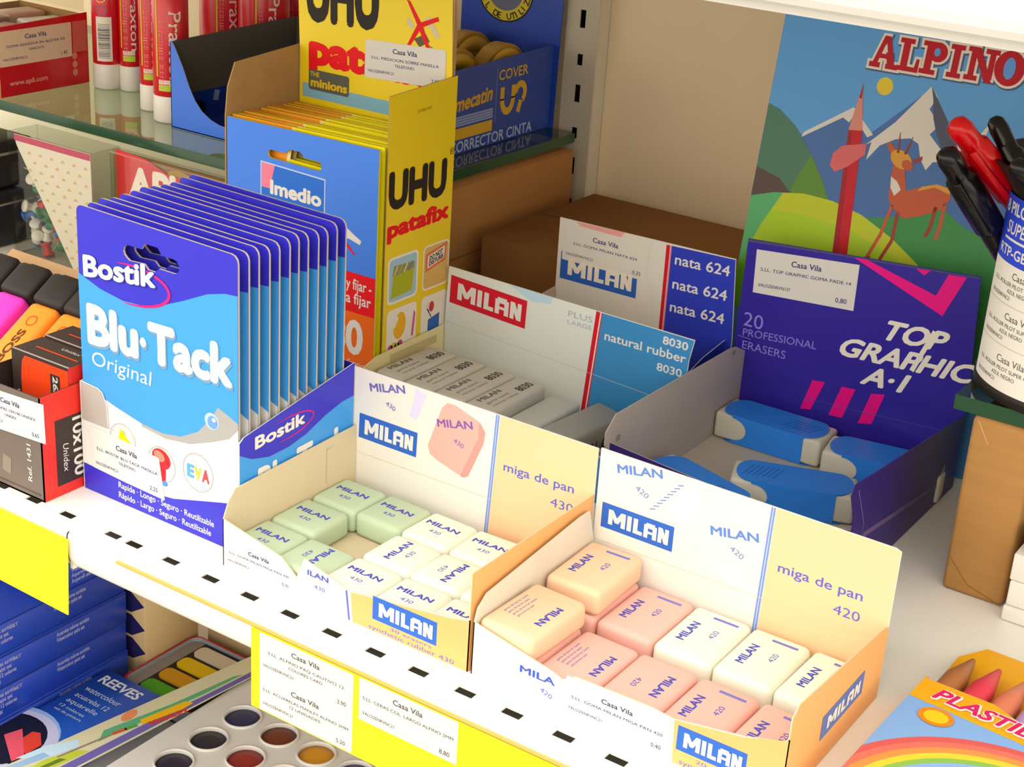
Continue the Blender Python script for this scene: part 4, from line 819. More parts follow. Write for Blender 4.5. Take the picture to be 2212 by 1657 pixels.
# slab-serif lettering
def slab(ch, x, y, h, w, s, rm, rise):
    q = []
    if ch == 'A': q = [[(.0,0),(.4,0),(.4,.16),(.0,.16)], [(.6,0),(1.05,0),(1.05,.16),(.6,.16)], [(.1,.1),(.28,.1),(.56,1),(.4,1)], [(.4,1),(.62,1),(.94,.1),(.66,.1)], [(.3,.3),(.75,.3),(.72,.44),(.33,.44)]]
    elif ch == 'L': q = [[(0,0),(.95,0),(.95,.15),(0,.15)], [(.16,.1),(.46,.1),(.46,.95),(.16,.95)], [(0,.85),(.62,.85),(.62,1),(0,1)], [(.76,.1),(.95,.1),(.95,.42),(.82,.42)]]
    elif ch == 'P': q = [[(0,0),(.62,0),(.62,.15),(0,.15)], [(.16,.1),(.44,.1),(.44,.95),(.16,.95)], [(0,.85),(.7,.85),(.7,1),(0,1)], ellipse(.62,.70,.36,.30,0,20)]
    elif ch == 'I': q = [[(.1,0),(.78,0),(.78,.15),(.1,.15)], [(.28,.1),(.6,.1),(.6,.9),(.28,.9)], [(.1,.85),(.78,.85),(.78,1),(.1,1)]]
    elif ch == 'N': q = [[(0,0),(.46,0),(.46,.15),(0,.15)], [(.12,.1),(.32,.1),(.32,.9),(.12,.9)], [(0,.85),(.36,.85),(.36,1),(0,1)], [(.14,1),(.42,1),(.98,0),(.72,0)], [(.76,.1),(.96,.1),(.96,.9),(.76,.9)], [(.6,.85),(1.08,.85),(1.08,1),(.6,1)]]
    elif ch == 'O': q = [ellipse(.5,.5,.52,.53,0,26)]
    cut = {'P': ellipse(.58,.70,.12,.13,0,14), 'O': ellipse(.5,.5,.2,.33,0,18), 'A': [(.42,.5),(.6,.5),(.52,.78)]}.get(ch)
    for grow, m_, n in ((1.7, mat('#4a5a78', .4), .3), (1.3, mat('#e4d8c6', .45), .36), (0, mat('#b8061c', .45), .44)):
        f = fr.skew(x, y + rise, (1,.0), (0,1)); dx, dy = (.5, -.5) if grow == 1.7 else (0, 0)
        for pi_, p in enumerate(q):
            P = [(a*w, b_*h) for a, b_ in p]; 
            if grow:
                cx = sum(a for a, _ in P)/len(P); cy = sum(b_ for _, b_ in P)/len(P)
                P2 = []
                for i_, (a, b_) in enumerate(P):
                    (pa, pb), (na, nb) = P[i_-1], P[(i_+1) % len(P)]; v1 = Vector((a-pa, b_-pb)).normalized(); v2 = Vector((na-a, nb-b_)).normalized()
                    n1 = Vector((v1.y, -v1.x)); n2 = Vector((v2.y, -v2.x)); m__ = (n1+n2); m__ = m__.normalized() / max(.35, m__.normalized().dot(n1)) if m__.length > .1 else n1
                    P2.append((a + m__.x*grow + dx, b_ + m__.y*grow + dy))
                P = P2
            mb.decal(f, P, m_, n + .008*pi_ + .0012*x/10)
    if cut: mb.decal(fr.skew(x, y + rise, (1,0), (0,1)), [(a*w, b_*h) for a, b_ in cut], SKYC if ch != 'A' else mat('#e4d8c6', .45), .55)
xx = 50.5
for ch, w in zip('ALPINO', (15.4, 13, 14.2, 11.4, 15.6, 15.4)):
    slab(ch, xx, 207.8, 17.2, w, 0, None, (xx-50)*.035); xx += w - .2 if ch != 'I' else w - .8
mb.build('cover', o)

# ================================================================== pen cup on the right glass shelf
cx_, cy_, cr, cz = -.1520, .7180, .0460, .0975
o = thing('pen_cup', (cx_, cy_, cz), 'tall dark cup wrapped in a white and blue label, on the right glass shelf', 'pen cup')
mb = MB(); DK = mat('#26211e', .4)
mb.lathe((cx_, cy_, cz), [(0,.0002), (cr*1.01,.0002), (cr*1.01,.005), (cr*.985,.006), (cr*.985,.092), (cr*1.2,.1045), (cr*1.22,.106), (cr*1.17,.106), (cr*.95,.0925), (cr*.95,.003), (0,.003)], DK, 48); mb.build('cup', o)
mb = MB(); a0 = math.radians(205); f = Cyl((cx_, cy_, cz), cr, a0); N = 60; wl = 110
mb.rect(f, 0, 5.5, wl, 62.5, mat('#e9e4d8', .6), .2, 40); mb.rect(f, 0, 62.6, wl, 91.8, mat('#2f49d6', .45), .2, 40)
for z in (44.5, 26): mb.rect(f, 0, z, wl, z+.3, mat('#b9b2a8', .6), .26, 40)
for i, (z, h) in enumerate(((46, 16), (27.5, 16), (8, 16))):
    mb.text(f, 'Casa Vila', 21, z + 10.6, 3.3, G2, w=17, n=.3); mb.text(f, 'S.LL. ROLLER PILOT SUPER GRIP', 6, z + 7, 1.9, G2, w=38, n=.3); mb.text(f, 'AZUL NEGRO', 19, z + 3.9, 1.9, G2, w=15, n=.3); mb.text(f, 'VALOZENRVNC21', 5, z + .9, 1.8, G2, w=17, n=.3)
mb.text(f, '8 PILOT', 4, 84, 5.4, WH, w=24, bold=.04, n=.3); mb.text(f, 'SUPER GRIP', 9, 75.4, 5.8, WH, w=36, bold=.02, n=.3, shear=.1); mb.rect(f, 8, 72.4, 42, 73.5, WH, .3, 16); mb.text(f, 'RTP-GB 10', 5, 65.4, 4.6, WH, w=32, bold=.03, n=.3)
mb.build('wrap_label', o)
def pen(tip, base, r, col, label, clip=None):
    tip, base = Vector(tip), Vector(base); ax = (tip - base).normalized(); L = (tip - base).length
    o = thing('pen', tuple(base), label, 'pen', 'pens standing in the wrapped cup')
    m_ = mat(col, .22, .4)
    mb = MB(); mb.lathe(base, [(0,0), (r*.4,.001), (r*.8,.012), (r*.9,.02), (r*.9,L-.052)], m_, 20, ax); mb.build('barrel', o)
    mb = MB(); mb.lathe(base, [(r*.9,L-.052), (r*1.06,L-.050), (r*1.1,L-.03), (r*1.05,L-.018), (r*.82,L-.0165), (r*.8,L-.012), (r*.84,L-.006), (r*.7,L-.002), (r*.35,L-.0002), (0,L)], m_, 20, ax); mb.build('cap', o)
    side_ = ax.cross(Vector((0,-1,.2))).normalized()
    mb = MB(); f = Fr(base + ax*(L-.048) + (Vector((0,-1,.25)) - ax*ax.dot(Vector((0,-1,.25)))).normalized()*(r*1.15), side_, ax); mb.rbox(f, -1.6, 1.6, 0, 34, -.6, 1.2, .5, mat(clip, .3, .5) if clip else m_, 2); mb.build('clip', o)
pen((-.2166, .676, .2194), (-.166, .7539, .1357), .0066, '#d0060f', 'red capped pen leaning left out of the wrapped cup')
pen((-.2163, .668, .2079), (-.1753, .7429, .1166), .0066, '#0c0a09', 'black capped pen leaning lowest to the left, under the red one')
pen((-.2075, .700, .2192), (-.1304, .6919, .1212), .0052, '#0c0a09', 'black capped pen standing highest, right of the red one')
pen((-.1836, .660, .2105), (-.1252, .7447, .1394), .0055, '#0c0a09', 'black capped pen lowest at the right, in front of the tall black one'  )

# wrapped packet that carries the glass, and the white boxes beside it
PAPR = mat('#a97c46', .75, .25, noise=.14, scale=22, name='brown_paper', stretch=(1,1,9))
mb = MB(); mb.rbox(F_top(0, 0, 0), -184.4, -155, 674.5, 790, .3, 89.6, 2.2, PAPR, 2); f = F_front(-.1844, .6745, 0); mb.stroke(f, [(1,18), (12,6), (29,1)], .5, mat('#8a6232', .8), .1); mb.stroke(f, [(3,88), (9,78)], .5, mat('#c79b62', .8), .1)
tag(mb.build('wrapped_packet', loc=(-.17, .73, 0)), 'upright brown paper packet under the right glass shelf', 'packet')
z = .0003
for i, (h, c, lb) in enumerate(((.0075, '#e6e2d8', 'thin white box at the bottom of the pile beside the brown packet'), (.0125, '#ebe7dd', 'white box in the middle of the pile beside the brown packet'), (.0135, '#ebe7dd', 'upper white box of the pile, under the dark blue one'), (.010, '#26256e', 'dark blue box on top of the white pile beside the brown packet'))):
    mb = MB(); off = .004 if i == 3 else .0006*(i % 2); mb.rbox(F_top(0, 0, z), -152+off*1000, -100, 664+i*.6+off*600, 720, 0, h*1000, .8, mat(c, .5), 2)
    if i in (1, 2): mb.text(F_front(-.152, .664+i*.0006+off*.6, z), 'RTP 0.5', 10, 4, 3.4, mat('#5a5a8a', .5), w=18, n=.2)
    tag(mb.build('small_box', loc=(-.126, .69, z)), lb, 'box', 'small boxes piled by the brown packet'); z += h + .0002

# ================================================================== crayon carton on the shelf, lower right
o = thing('crayon_carton', (-.12, .58, 0), 'flat yellow and blue carton with a rainbow and an open flap, lying on the shelf', 'crayon box')
f0 = Fr((-.1590, .4720, .0005), Vector((1,-.03,0)), Vector((.03,1,0)))
CY = mat('#eba80e', .4, .45); CB = mat('#7fa9e0', .4)
mb = MB(); mb.fbox(f0, 0, 86, 0, 103, 0, 1, CY); mb.fbox(f0, 0, .8, 0, 103, 1, 12.4, CY); mb.fbox(f0, 85.2, 86, 0, 103, 1, 12.4, CY); mb.fbox(f0, .8, 85.2, 0, .8, 1, 12.4, CY); mb.build('tray', o)
f = Fr(f0.pt(0, 0, 13), f0.u, f0.v); mb = MB()
mb.plate(f, [(0,0), (86,0), (86,92), (60,90), (42,95), (30,100.6), (0,100.6)], 0, .5, CB, CY, CY)
mb.decal(f, [(0.1,84), (85.9,78), (85.9,91.8), (60,89.8), (42,94.8), (30,100.4), (.1,100.4)], CY, .1)
def arc(r_): return [(x_, 8 + math.sqrt(max(r_*r_ - (x_-62)**2, 0))) for x_ in [.1 + 85.8*i/40 for i in range(41)] if r_ > abs(x_-62)]
for k_, (r_, c) in enumerate(((69,'#cf5a58'), (65.6,'#d96f5e'), (62,'#e2904a'), (58.4,'#e3c83a'), (55,'#86b552'), (52,'#86ace0'), (48.6,'#6690d8'), (44,'#9dc0ea'))):
    A_ = arc(r_); mb.decal(f, [(A_[0][0], .1), (85.9, .1)] + A_[::-1], mat(c, .4), .1 + .03*k_)
mb.ell(f, 15, 75.5, 7.2, 6.4, mat('#e08420', .4), .4); mb.ell(f, 15, 75.5, 5, 4.4, mat('#ecc21e', .4), .44)
WR = mat('#f2e4dc', .4); PR = mat('#d01f62', .4)
g = f.skew(8, 88, (1,-.07), (.1,1))
mb.text(g, 'PLASTIDECOR', -.3, -.4, 8.6, WR, w=76, bold=.12, n=.5, shear=.15); mb.text(g, 'PLASTIDECOR', 0, 0, 8.2, PR, w=75, bold=.04, n=.6, shear=.15)
mb.ell(f, 60, 80.6, 6, 3, mat('#7a8a3a', .4), .28); mb.ell(f, 72, 74, 6, 4, mat('#7fb0e6', .4), .3)
mb.build('front_cover', o)
mb = MB(); fl = Fr(f0.pt(0, 103, 1), f0.u, (f0.v*.999 + Vector((0,0,.04)))); mb.plate(fl, [(0,0), (86,0), (86,54), (8,54), (0,40)], 0, .5, CY, CY, mat('#d8d0c0', .6)); mb.build('open_flap', o)
cols = ['#a86a3a', '#d8384e', '#d87a5a', '#b58fc8', '#e2549a', '#e8641a', '#d82a1e']
wd = ['brown', 'crimson', 'salmon', 'lilac', 'pink', 'orange', 'red']
for i, c in enumerate(cols):
    xx = 7 + 11.9*i; a = f0.pt(xx, 34, 6.5); b_ = f0.pt(xx + 1.5, 137 - 1.2*i, 7.4 + .5*(i % 2)); ax = (b_ - a); L = ax.length
    q = thing('crayon', tuple(a), f'{wd[i]} crayon poking out of the rainbow carton', 'crayon', 'crayons in the rainbow carton')
    mb = MB(); mb.lathe(a, [(0,0), (.0052,.0005), (.0052,L-.020), (.0048,L-.0185)], mat(c, .45, .4), 18, ax); mb.build('stick', q)
    mb = MB(); mb.lathe(a, [(.0048,L-.0185), (.0012,L-.001), (0,L)], mat(c, .45, .4), 18, ax); mb.build('tip', q)
mbx = None
# ================================================================== left end of the main shelf
SR = mat('#dc2a1c', .4, .45); SGY = mat('#6e625a', .45); SDK = mat('#3a2e2a', .45); TX = mat('#d8d0c8', .5); SOR = mat('#e8431a', .4)
sx0, sx1, sy0, sy1 = -.6120, -.5627, .4596, .5205
d = thing('staple_display_tray', ((sx0+sx1)/2, (sy0+sy1)/2, 0), 'open red and grey carton tray of staple boxes at the left end of the shelf', 'display tray')
mb = MB(); mb.box(sx0, sx1-.0006, sy0, sy1, .0003, .0012, SGY); mb.build('base', d)
fr = F_front(sx1, sy0, 0); mb = MB(); mb.plate(fr, [(-49.3,.2), (0,.2), (0,55.8), (-49.3,55.2)], 0, .6, SGY, SDK, SDK)
mb.text(fr.rot(-8, 9, 90), 'Ref. 1431', 0, 0, 3, TX, w=20, bold=.02); mb.decal(fr, [(-49.2,3), (-2,3), (-2,4), (-49.2,4)], mat('#57493f', .5), .08); mb.decal(fr, [(-30,9), (-24,8), (-23,17), (-29,18)], mat('#877a6e', .5), .1)
fp = mb.build('front_panel', d)
mb = MB(); mb.plate(fr.skew(0, 0, (1,.02), (0,1)), [(-46,31), (3.6,33), (3.4,53.6), (-46,52)], .5, .2, PAPER, PAPER, PAPER); casa(mb, fr.skew(-44, 31.6, (1,.03), (0,1)), 0, 0, 46.5, 20, ['S.LL. GRAPAS 10X100 UNIDEX', 'UNIDEX'], '0,65', .55, plate=False); mb.build('price_sticker', fp)
fr = F_right(sx1, sy0, 0); mb = MB(); mb.plate(fr, [(0,.2), (60.9,.2), (60.9,57), (0,56)], 0, .6, SR, SDK, SDK); mb.rect(fr, 8.6, 5.6, 32, 41, SDK, .1)
mb.text(fr.rot(19.6, 39.4, -90), '10x100', 0, 0, 7.2, TX, w=32, bold=.03); mb.text(fr.rot(13, 27.5, -90), 'Unidex', 0, 0, 3.6, TX, w=15, shear=.2); mb.build('side_panel', d)
mb = MB(); mb.box(sx0, sx0+.0006, sy0, sy1, .001, .0555, SDK); mb.box(sx0, sx1-.0007, sy1-.0006, sy1, .001, .0555, SDK); mb.build('back_walls', d)
for i, (ya, yb_, h, lb) in enumerate(((.4790, .4990, .0650, 'small dark-topped red staple box standing in the tray, in front'), (.5000, .5185, .0655, 'small dark-topped red staple box standing in the tray, at its back'))):
    o = thing('staple_box', (-.585, (ya+yb_)/2, .0014), lb, 'staple box', 'staple boxes in the open tray')
    xa, xb = -.6050, -.5640
    mb = MB(); mb.box(xa, xb, ya, yb_, .0014, h, SR, top=SDK, left=SDK, front=SDK); f = F_front(xa, ya, 0)
    mb.decal(f, [(7,1.6), (40.9,1.6), (40.9,h*1e3-1.6), (10,h*1e3-1.6), (7.6,h*1e3-5), (6.4,h*1e3-14)], SOR, .1); mb.rect(f, 28, h*1e3-22, 35, h*1e3-6, SDK, .15); mb.text(f.rot(30, h*1e3-7, -90), '26/6', 0, 0, 3.6, TX, w=13, bold=.03, n=.2); mb.text(f.rot(5, 30, 90), 'grapas', 0, 0, 2.4, TX, w=14, n=.2)
    mb.rect(F_top(xa, ya, h), 0, -.1, 41, 1.2, mat('#a89c94', .5), .1)
    mb.stroke(F_top(xa, ya, h), [(8,9), (38,9)], 1.1, SOR, .1); mb.text(F_top(xa, ya, h), 'Unidex', 20, 14, 2.4, TX, w=13, n=.12); mb.text(F_top(xa, ya, h), '24/6', 33, 15.4, 2.2, TX, w=6, n=.12)
    mb.build('carton', o)
# highlighters on their sloping display
d = thing('highlighter_display', (-.67, .55, 0), 'sloping card display under the row of highlighters behind the staple tray', 'display')
TAN = mat('#c09a72', .7, noise=.05, scale=30); mb = MB()
prof = [(.506, 0), (.583, 0), (.583, .0630), (.512, .0174), (.506, .0150)]
ra = Fr((-.6195, 0, 0), (0,1,0), (0,0,1)); mb.plate(ra, [(a*1e3, b_*1e3) for a, b_ in prof], 0, 110, TAN, TAN, TAN); mb.build('wedge', d)
HX = [(-.7105, '#f39a2e', 'orange highlighter at the far left of the row, its cap just in view'), (-.6840, '#f03cc0', 'bright pink highlighter with a black cap'), (-.6570, '#f9952c', 'orange highlighter with dark lettering, right of the pink one'), (-.6328, '#f9952c', 'orange highlighter partly behind the staple boxes')]
ax = Vector((0, .035, .0225)).normalized(); nn = Vector((0, -.0225, .035)).normalized()
for x, c, lb in HX:
    B = Vector((x, .5528, .0448)); o = thing('highlighter', tuple(B - ax*.055), lb, 'highlighter', 'highlighters on the sloping display')
    f = Fr(B, (1,0,0), ax); m_ = mat(c, .35, .4)
    mb = MB(); mb.rbox(f, -10.6, 10.6, -58, 0, .3, 14.5, 3.4, m_, 3); 
    if c != '#f03cc0': g = Fr(f.pt(0,0,14.5), f.u, f.v); mb.text(g.rot(3, -42, 90), 'BOSS', 0, 0, 5, mat('#6a3414', .6), w=23, bold=.05, n=.1); mb.ring(g, .5, -12.5, 3.2, 3.2, .8, mat('#c84a1c', .5), .1)
    mb.build('body', o)
    mb = MB(); mb.rbox(f, -12.2, 12.2, -.2, 21, -.2, 16, 3.2, mat('#231d1a', .55, .35), 3); mb.rbox(f, -8.6, 8.6, 18, 23, 3, 13, 2, mat('#231d1a', .55, .35), 2); mb.build('cap', o)

# clear box of push pins
px0, px1, py0, py1, ph = -.8680, -.7860, .6950, .7215, .0885
d = thing('pin_box', ((px0+px1)/2, (py0+py1)/2, 0), 'clear plastic box of push pins with a patterned card, under the glass shelf', 'box')
mb = MB(); t_ = .0012
mb.box(px0, px1, py0, py0+t_, .0003, ph, CLEAR); mb.box(px0, px1, py1-t_, py1, .0003, ph, CLEAR); mb.box(px0, px0+t_, py0+t_, py1-t_, .0003, ph, CLEAR); mb.box(px1-t_, px1, py0+t_, py1-t_, .0003, ph, CLEAR); mb.box(px0+t_, px1-t_, py0+t_, py1-t_, .0003, .0015, CLEAR); mb.build('clear_case', d)
fr = F_front(px0, py0+.0024, 0); mb = MB(); CRD = mat('#ebe2d2', .6)
mb.plate(fr, [(4,87), (79,87), (79,2), (58,2), (6,80)], 0, .4, CRD); mb.rect(fr, 4.4, 82.4, 78.8, 86.8, mat('#c8285e', .5), .1)
for r in range(13):
    for c_ in range(7):
        x_, y_ = 8 + 11*c_ + (r % 2)*5, 76 - 6*r
        if y_ > 80 - (x_-6)*1.5 + 3 and 4 < x_ < 76 and y_ > 3: mb.decal(fr, [(x_-2,y_-.6), (x_+2,y_-.6), (x_+1.6,y_+.4), (x_+.4,y_+1.6), (x_-1.4,y_+.5)], mat('#dfb884', .6), .08)
mb.build('card_insert', d)
pinc = [('#c01f24', 'red'), ('#e2ddd2', 'white'), ('#1f7a44', 'green'), ('#2f62b8', 'blue')]
tmpl = {}
def pin(c, nm):
    o = thing('push_pin', (0, 0, 0), f'{nm} push pin among the pins in the clear plastic box', 'push pin', f'{nm} push pins in the clear box')
    mb = MB(); mb.lathe((0,0,0), [(0,.010), (.0036,.0098), (.0044,.009), (.0042,.0078), (.0026,.0066), (.0024,.0034), (.0042,.0018), (.0044,.0004), (0,.0)], mat(c, .3, .5), 14); mb.build('head', o)
    mb = MB(); mb.lathe((0,0,0), [(.0005,.0002), (.0005,-.008), (0,-.0095)], mat('#b9b6b0', .3, metal=1), 6); mb.build('needle', o); return o
rp = random.Random(3)
for i in range(34):
    c, nm = pinc[i % 4]; u = rp.random(); zz = .010 + .050*(i/34.0)**1.1; xr_ = px0 + .008 + (.040 - .5*(zz-.012))*u
    loc = (xr_, rp.uniform(py0+.0125, py1-.0125), zz)
    if nm not in tmpl: o = tmpl[nm] = pin(c, nm)
    else: o = copy_thing(tmpl[nm], loc)
    o.location = loc; o.rotation_euler = (rp.uniform(-1.2, 1.2), rp.uniform(-1.4, 1.4) + (3.14 if i % 3 == 0 else 0), rp.uniform(0, 6))
# bag with red header
d = thing('hanging_bag', (-.722, .712, .001), 'clear bag with a red header card and brown contents, right of the pin box', 'bag')
fr = F_front(-.786, .7115, 0); mb = MB(); BR3 = mat('#8c6a38', .7, noise=.15, scale=80); mb.rbox(Fr((-.786, .715, 0), (1,0,0), (0,0,1)), 1, 118, .5, 88, -3.6, 2.6, 2.6, BR3, 2); mb.ell(fr, 70, 79, 17, 7, mat('#a8842e', .6), .25, rot=-12); mb.ell(fr, 98, 80, 12, 6, mat('#c0917a', .6), .25, rot=-10); mb.build('contents', d)
mb = MB(); RD2 = mat('#c81a20', .4, .5); mb.plate(fr, [(8,40), (110,38), (117,79), (82,84), (56,82), (34,89), (7,90.5)], .9, .3, RD2); mb.text(fr.skew(18, 60.5, (1,.03), (.02,1)), 'APLI', 0, 0, 21, mat('#e8ded0', .5), w=58, bold=.07, n=1.05); mb.build('header_card', d)
mb = MB(); mb.rbox(Fr((-.786, .715, 0), (1,0,0), (0,0,1)), 0, 119, .3, 89.6, -4.2, 5.2, 2.8, CLEAR, 3); mb.build('clear_film', d)
for i, (xa, xb, z0_, z1_, lb) in enumerate(((-1.02, -.885, .0003, .040, 'black case with a red mark at the far left under the glass, lower one'), (-1.025, -.889, .0404, .074, 'black case with a red mark at the far left under the glass, upper one'))):
    mb = MB(); mb.rbox(F_top(0, 0, 0), xa*1e3, xb*1e3, 668, 735, z0_*1e3, z1_*1e3, 3, mat('#262428', .3, .5), 3); f = F_front(xb, .668, 0); mb.decal(f, [(-12,z0_*1e3+14), (-9,z0_*1e3+13), (-8,z0_*1e3+20), (-11,z0_*1e3+20)], mat('#d8203a', .5), .1); mb.rect(F_right(xb, .668, 0), 4, z0_*1e3+30 if i == 0 else z0_*1e3+24, 60, z0_*1e3+31.5 if i == 0 else z0_*1e3+26, mat('#8a8478', .4), .1)
    tag(mb.build('pen_case', loc=((xa+xb)/2, .70, z0_)), lb, 'case', 'black cases under the glass shelf')

# ================================================================== goods on the shelf below
LZ = -.2473
DB = mat('#1e3fae', .4, .45); LVT = mat('#9a9cc4', .6); DB2 = mat('#173088', .4)
bxh = .0222
for k in range(5):
    z0_ = LZ + .0002 + k*(bxh + .0002); ya, yb_ = (.4960, .6340) if k < 4 else (.5750, .6980); xa, xb = -.8300, -.7000 - (.001 if k % 2 else 0)
    o = thing('paint_box', ((xa+xb)/2, (ya+yb_)/2, z0_), ['deep blue carton at the very bottom of the stack under the shelf', 'deep blue carton second from the bottom of the stack', 'deep blue carton in the middle of the stack', 'deep blue carton with the price sticker and pale disc on its top', 'topmost deep blue carton, set back under the yellow card'][k], 'carton', 'stacked deep blue cartons on the lower shelf')
    mb = MB(); mb.rbox(F_top(0, 0, 0), xa*1e3, xb*1e3, ya*1e3, yb_*1e3, z0_*1e3, (z0_+bxh)*1e3, .6, DB, 1)
    f = F_right(xb, ya, z0_); D = (yb_-ya)*1e3
    mb.rect(f, .4, 20.6, D-.4, 21.8, DB2, .06)
    for gx, wd_ in ((14, 30), (78, 24)):
        for i, (t, ww) in enumerate((('Acuarelas colores surtidos', 1), ('Watercolour paint set', .85), ('Aquarellfarben 12 colores', .95), ('Acquerelli assortiti', .6))):
            if gx > 70 and i > 1: continue
            mb.text(f, t, gx + random.uniform(0, 1), 15.4 - 4*i, 2.9, LVT, w=wd_*ww*1.12, bold=.04, n=.12)
        if gx < 70: mb.text(f, 'SET', gx + 31, 15, 2.4, LVT, w=6, bold=.03, n=.12)
    mb.build('carton', o)
    if k == 3:
        ft = F_top(xb, ya, z0_+bxh)
        mb = MB(); casa(mb, ft.skew(-62, 14, (1,0), (0,1)), 0, 0, 56, 27, ['S.LL. ACUARELAS REEVES ESTUCHE', ], '13,85', .2, base=mat('#d8d4cc', .6)); mb.build('price_sticker', o)
        mb = MB(); mb.ell(ft, -48, 7, 17, 12, mat('#6f9de0', .5), .1); mb.ell(ft, -48, 7, 11, 7, mat('#9fc0ee', .5), .15); mb.build('printed_disc', o)
# flat blue paint carton
o = thing('paint_box', (-.672, .556, LZ), 'flat blue watercolour carton with a round window print, beside the carton stack', 'carton')
rx, ry, rz = -.6970, .4920, -.2285
mb = MB(); RB = mat('#1f55c0', .4, .45); mb.rbox(F_top(0, 0, 0), -697, -648, 480, 613.5, LZ*1e3+.3, rz*1e3, .8, RB, 1)
f = F_top(rx, ry, rz); mb.text(f.skew(5.4, 107, (1,0), (0,1)), 'REEVES', 0, 0, 8.6, mat('#d4d6da', .5), w=35, bold=.04)
for i, (t, w_, h_) in enumerate((('watercolour', 31, 5.4), ('acuarelas 12', 29, 4.6), ('aquarelle', 27, 4.2), ('12 colores', 22, 2.8), ('set de pintura', 24, 2.4))): mb.text(f, t, 6 + i*.3, 95 - [0,8.4,15.6,21.6,26][i], h_, mat('#c4ccdc', .5), w=w_, n=.14)
mb.ell(f, 8, 30, 34, 33, mat('#8fb6ea', .5), .1); mb.ell(f, 10, 28, 33, 32, mat('#c2c4e6', .5), .14); mb.ell(f, 8, 28, 27, 27, mat('#16182c', .5), .18)
mb.decal(f, [(18,30), (32,26), (32,38), (22,46), (17,44)], mat('#d8402e', .5), .22); mb.decal(f, [(6,30), (31,16), (33,24), (10,42)], mat('#e0566a', .5), .24); mb.decal(f, [(-2,18), (26,2), (28,10), (2,30)], mat('#e88a52', .5), .24); mb.stroke(f, [(2,32), (32,14)], 2.4, mat('#16182c', .5), .28)
mb.build('carton', o)
# red-rimmed tin of pans
o = thing('watercolour_tin', (-.66, .65, LZ), 'open black watercolour tin with a red rim, white, yellow, ochre and green pans', 'paint tin')
mb = MB(); tx0, tx1, ty0, ty1, tz = -.6885, -.6200, .6155, .6860, -.2330
BLK2 = mat('#2b2625', .5); f = F_top(tx0, ty0, tz)
mb.fbox(F_top(tx0, ty0, LZ), 0, 68.5, 0, 70.5, .3, 2, BLK2)
outer = rrect(0, 0, 68.5, 70.5, 7); inner_ = rrect(1.6, 1.6, 66.9, 68.9, 6); mb.plate(f, outer, 0, 12.2, mat('#b81a26', .35, .5), mat('#8f98a0', .3), BLK2, holes=[inner_]); mb.build('tin', o)
mb = MB(); mb.plate(F_top(tx0, ty0, tz-.003), inner_, 0, 8, BLK2, BLK2, BLK2); mb.rect(F_top(tx0, ty0, tz-.003), 1.6, 1.6, 11, 68.6, mat('#8a8078', .4), .1); mb.build('insert', o)
for i, (c, nm) in enumerate((('#c9bda6', 'white'), ('#d8b20e', 'yellow'), ('#c88f1a', 'ochre'), ('#4f9a1e', 'green'))):
    mb = MB(); y_ = 58 - 16.4*i; mb.plate(F_top(tx0, ty0, tz-.003), rrect(14, y_-6, 52, y_+6, 4), 2, 1.9, mat(c, .6)); mb.build('paint_pan', o)
# white palette with round pans and its printed backing card
o = thing('paint_palette', (-.55, .59, LZ), 'white plastic palette of round paint pans with a printed backing card and brush', 'paint palette')
PZ = -.2290; PW2 = mat('#cfccc8', .35, .5); f = F_top(-.60, .48, PZ)
pans = [(x_, y_) for x_ in (8.5, 39.4, 70, 100.6) for y_ in (28.5, 58.5, 88.8, 118.5, 149)]
mb = MB(); mb.plate(f, rrect(-19.6, 4, 122, 198, 6), 0, 1.2, PW2, PW2, PW2, holes=[ellipse(x_, y_, 11.4, 11.4, 0, 28) for x_, y_ in pans])
mb.fbox(F_top(-.60, .48, LZ), -13, 121, 5, 197, .3, 1.2, PW2)
for x_, y_ in pans: mb.lathe(f.pt(x_, y_, 0), [(.0128,.0), (.0124,.0014), (.0116,.0014), (.0113,0), (.0113,-.008)], PW2, 30)
mb.build('tray', o)
pc = {(0,4): '#23264e', (0,3): '#201e28', (0,2): '#251c34', (1,4): '#6a2c12', (1,3): '#8a2014', (2,4): '#c98a0a', (2,3): '#e0b41a', (1,2): '#b0281a', (0,1): '#1d3a6a', (1,1): '#c23a2a'}
for i, (x_, y_) in enumerate(pans):
    mb = MB(); c = pc.get((i // 5, i % 5), ['#2f6a3a', '#4f8a3a', '#d8c84a', '#b8b4aa', '#5a3a7a'][i % 5]); mb.lathe(f.pt(x_, y_, -1.4), [(.0112,-.005), (.0112,0), (.006,.0004), (0,.0005)], mat(c, .4, .4), 28); mb.build('paint_pan', o)
mb = MB(); CC = mat('#cfcaa8', .5); g = F_top(-.60, .48, -.2262)
mb.plate(g, [(-66,4), (-33,4), (-15,196), (-33,202)], 0, .6, CC, CC, CC)
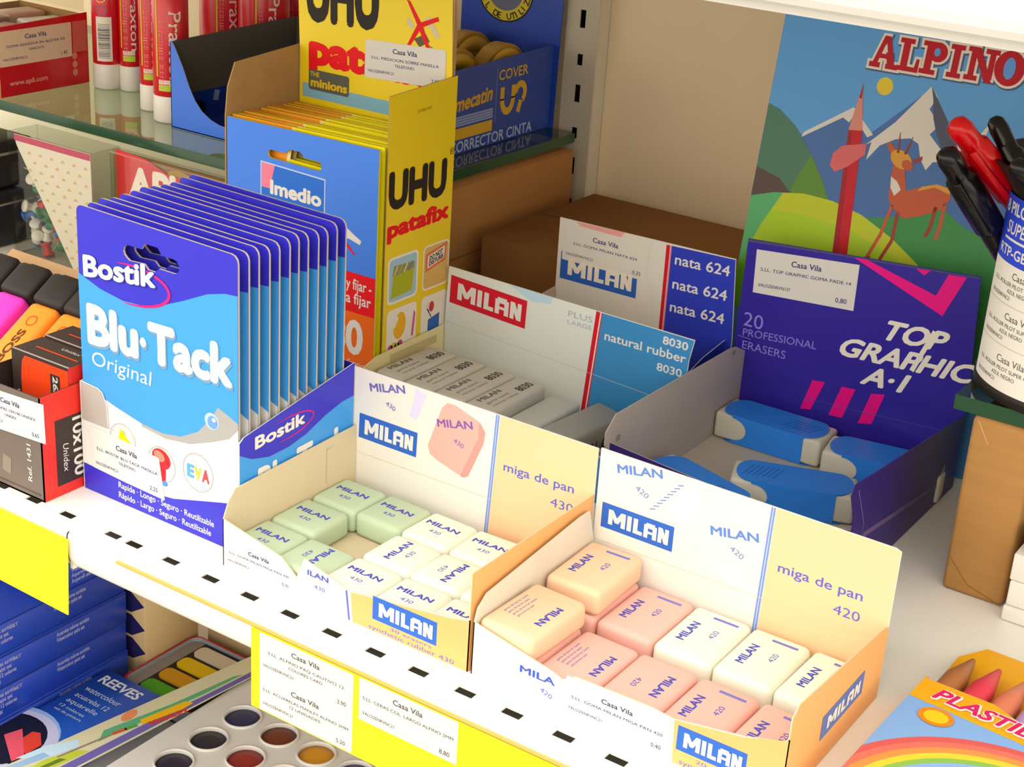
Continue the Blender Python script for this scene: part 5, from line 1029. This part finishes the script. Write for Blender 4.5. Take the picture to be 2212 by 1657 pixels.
mb.decal(g, [(-40.5,12), (-33.4,12), (-22,130), (-15.4,190), (-19,196), (-24,150), (-31,100)], mat('#6a5fa8', .5), .1); mb.decal(g, [(-45,82), (-39,72), (-25.6,150), (-22,182), (-25,176), (-33,130)], mat('#5aa87a', .5), .14)
mb.decal(g, [(-36,104), (-31.5,101), (-24,128), (-23.6,138), (-29,136)], mat('#e9b40e', .45), .2); mb.text(g.rot(-27.2, 104.5, 74), 'MANLEY', 0, -1, 4.4, mat('#d23a1e', .5), w=27, bold=.06, n=.3)
mb.ell(g, -45, 103, 3.6, 7, mat('#e08a5a', .5), .12, rot=10); mb.decal(g, [(-64,30), (-50,40), (-44,62), (-50,66), (-60,50)], mat('#bcd8ea', .5), .12); mb.decal(g, [(-50,20), (-40,36), (-36,62), (-42,58), (-50,40)], mat('#b6c23a', .5), .14); mb.decal(g, [(-62,20), (-56,24), (-50,44), (-56,44)], mat('#8fb4da', .5), .13); mb.decal(g, [(-47,30), (-43,34), (-40,48), (-44,46)], mat('#5f7a2a', .5), .16)
mb.stroke(g, [(-46,46), (-38,84)], 1.4, mat('#8a7a70', .5), .2); mb.stroke(g, [(-38.2,83), (-35.6,92)], 2.8, mat('#c8503a', .5), .22); mb.stroke(g, [(-35.8,91), (-33.4,99)], 2.6, mat('#4f9a4a', .5), .22)
mb.build('backing_card', o)
mb = MB(); BGX = mat('#c2a77a', .7); mb.rbox(F_top(0, 0, 0), -800, -689.5, 640, 690, LZ*1e3+.3, -170, 1, BGX, 1); g = F_front(-.80, .640, LZ)
for z_ in (21, 39, 57): mb.decal(g, [(60,z_-9), (98,z_-9), (110.3,z_-1), (98,z_+7), (60,z_+7)], mat('#23205a', .5), .12)
tag(mb.build('carton', loc=(-.745, .665, LZ)), 'beige carton with dark blue arrow shapes, behind the stack of deep blue cartons', 'carton')
mb = MB(); mb.rbox(F_top(0, 0, 0), -686, -480, 694, 790, LZ*1e3+.3, -190, 1, BGX, 1); mb.rect(F_front(-.686, .694, LZ), 60, 2, 205, 24, mat('#2a2650', .5), .12)
tag(mb.build('carton', loc=(-.58, .74, LZ)), 'plain beige carton behind the red-rimmed watercolour tin on the lower shelf', 'carton')
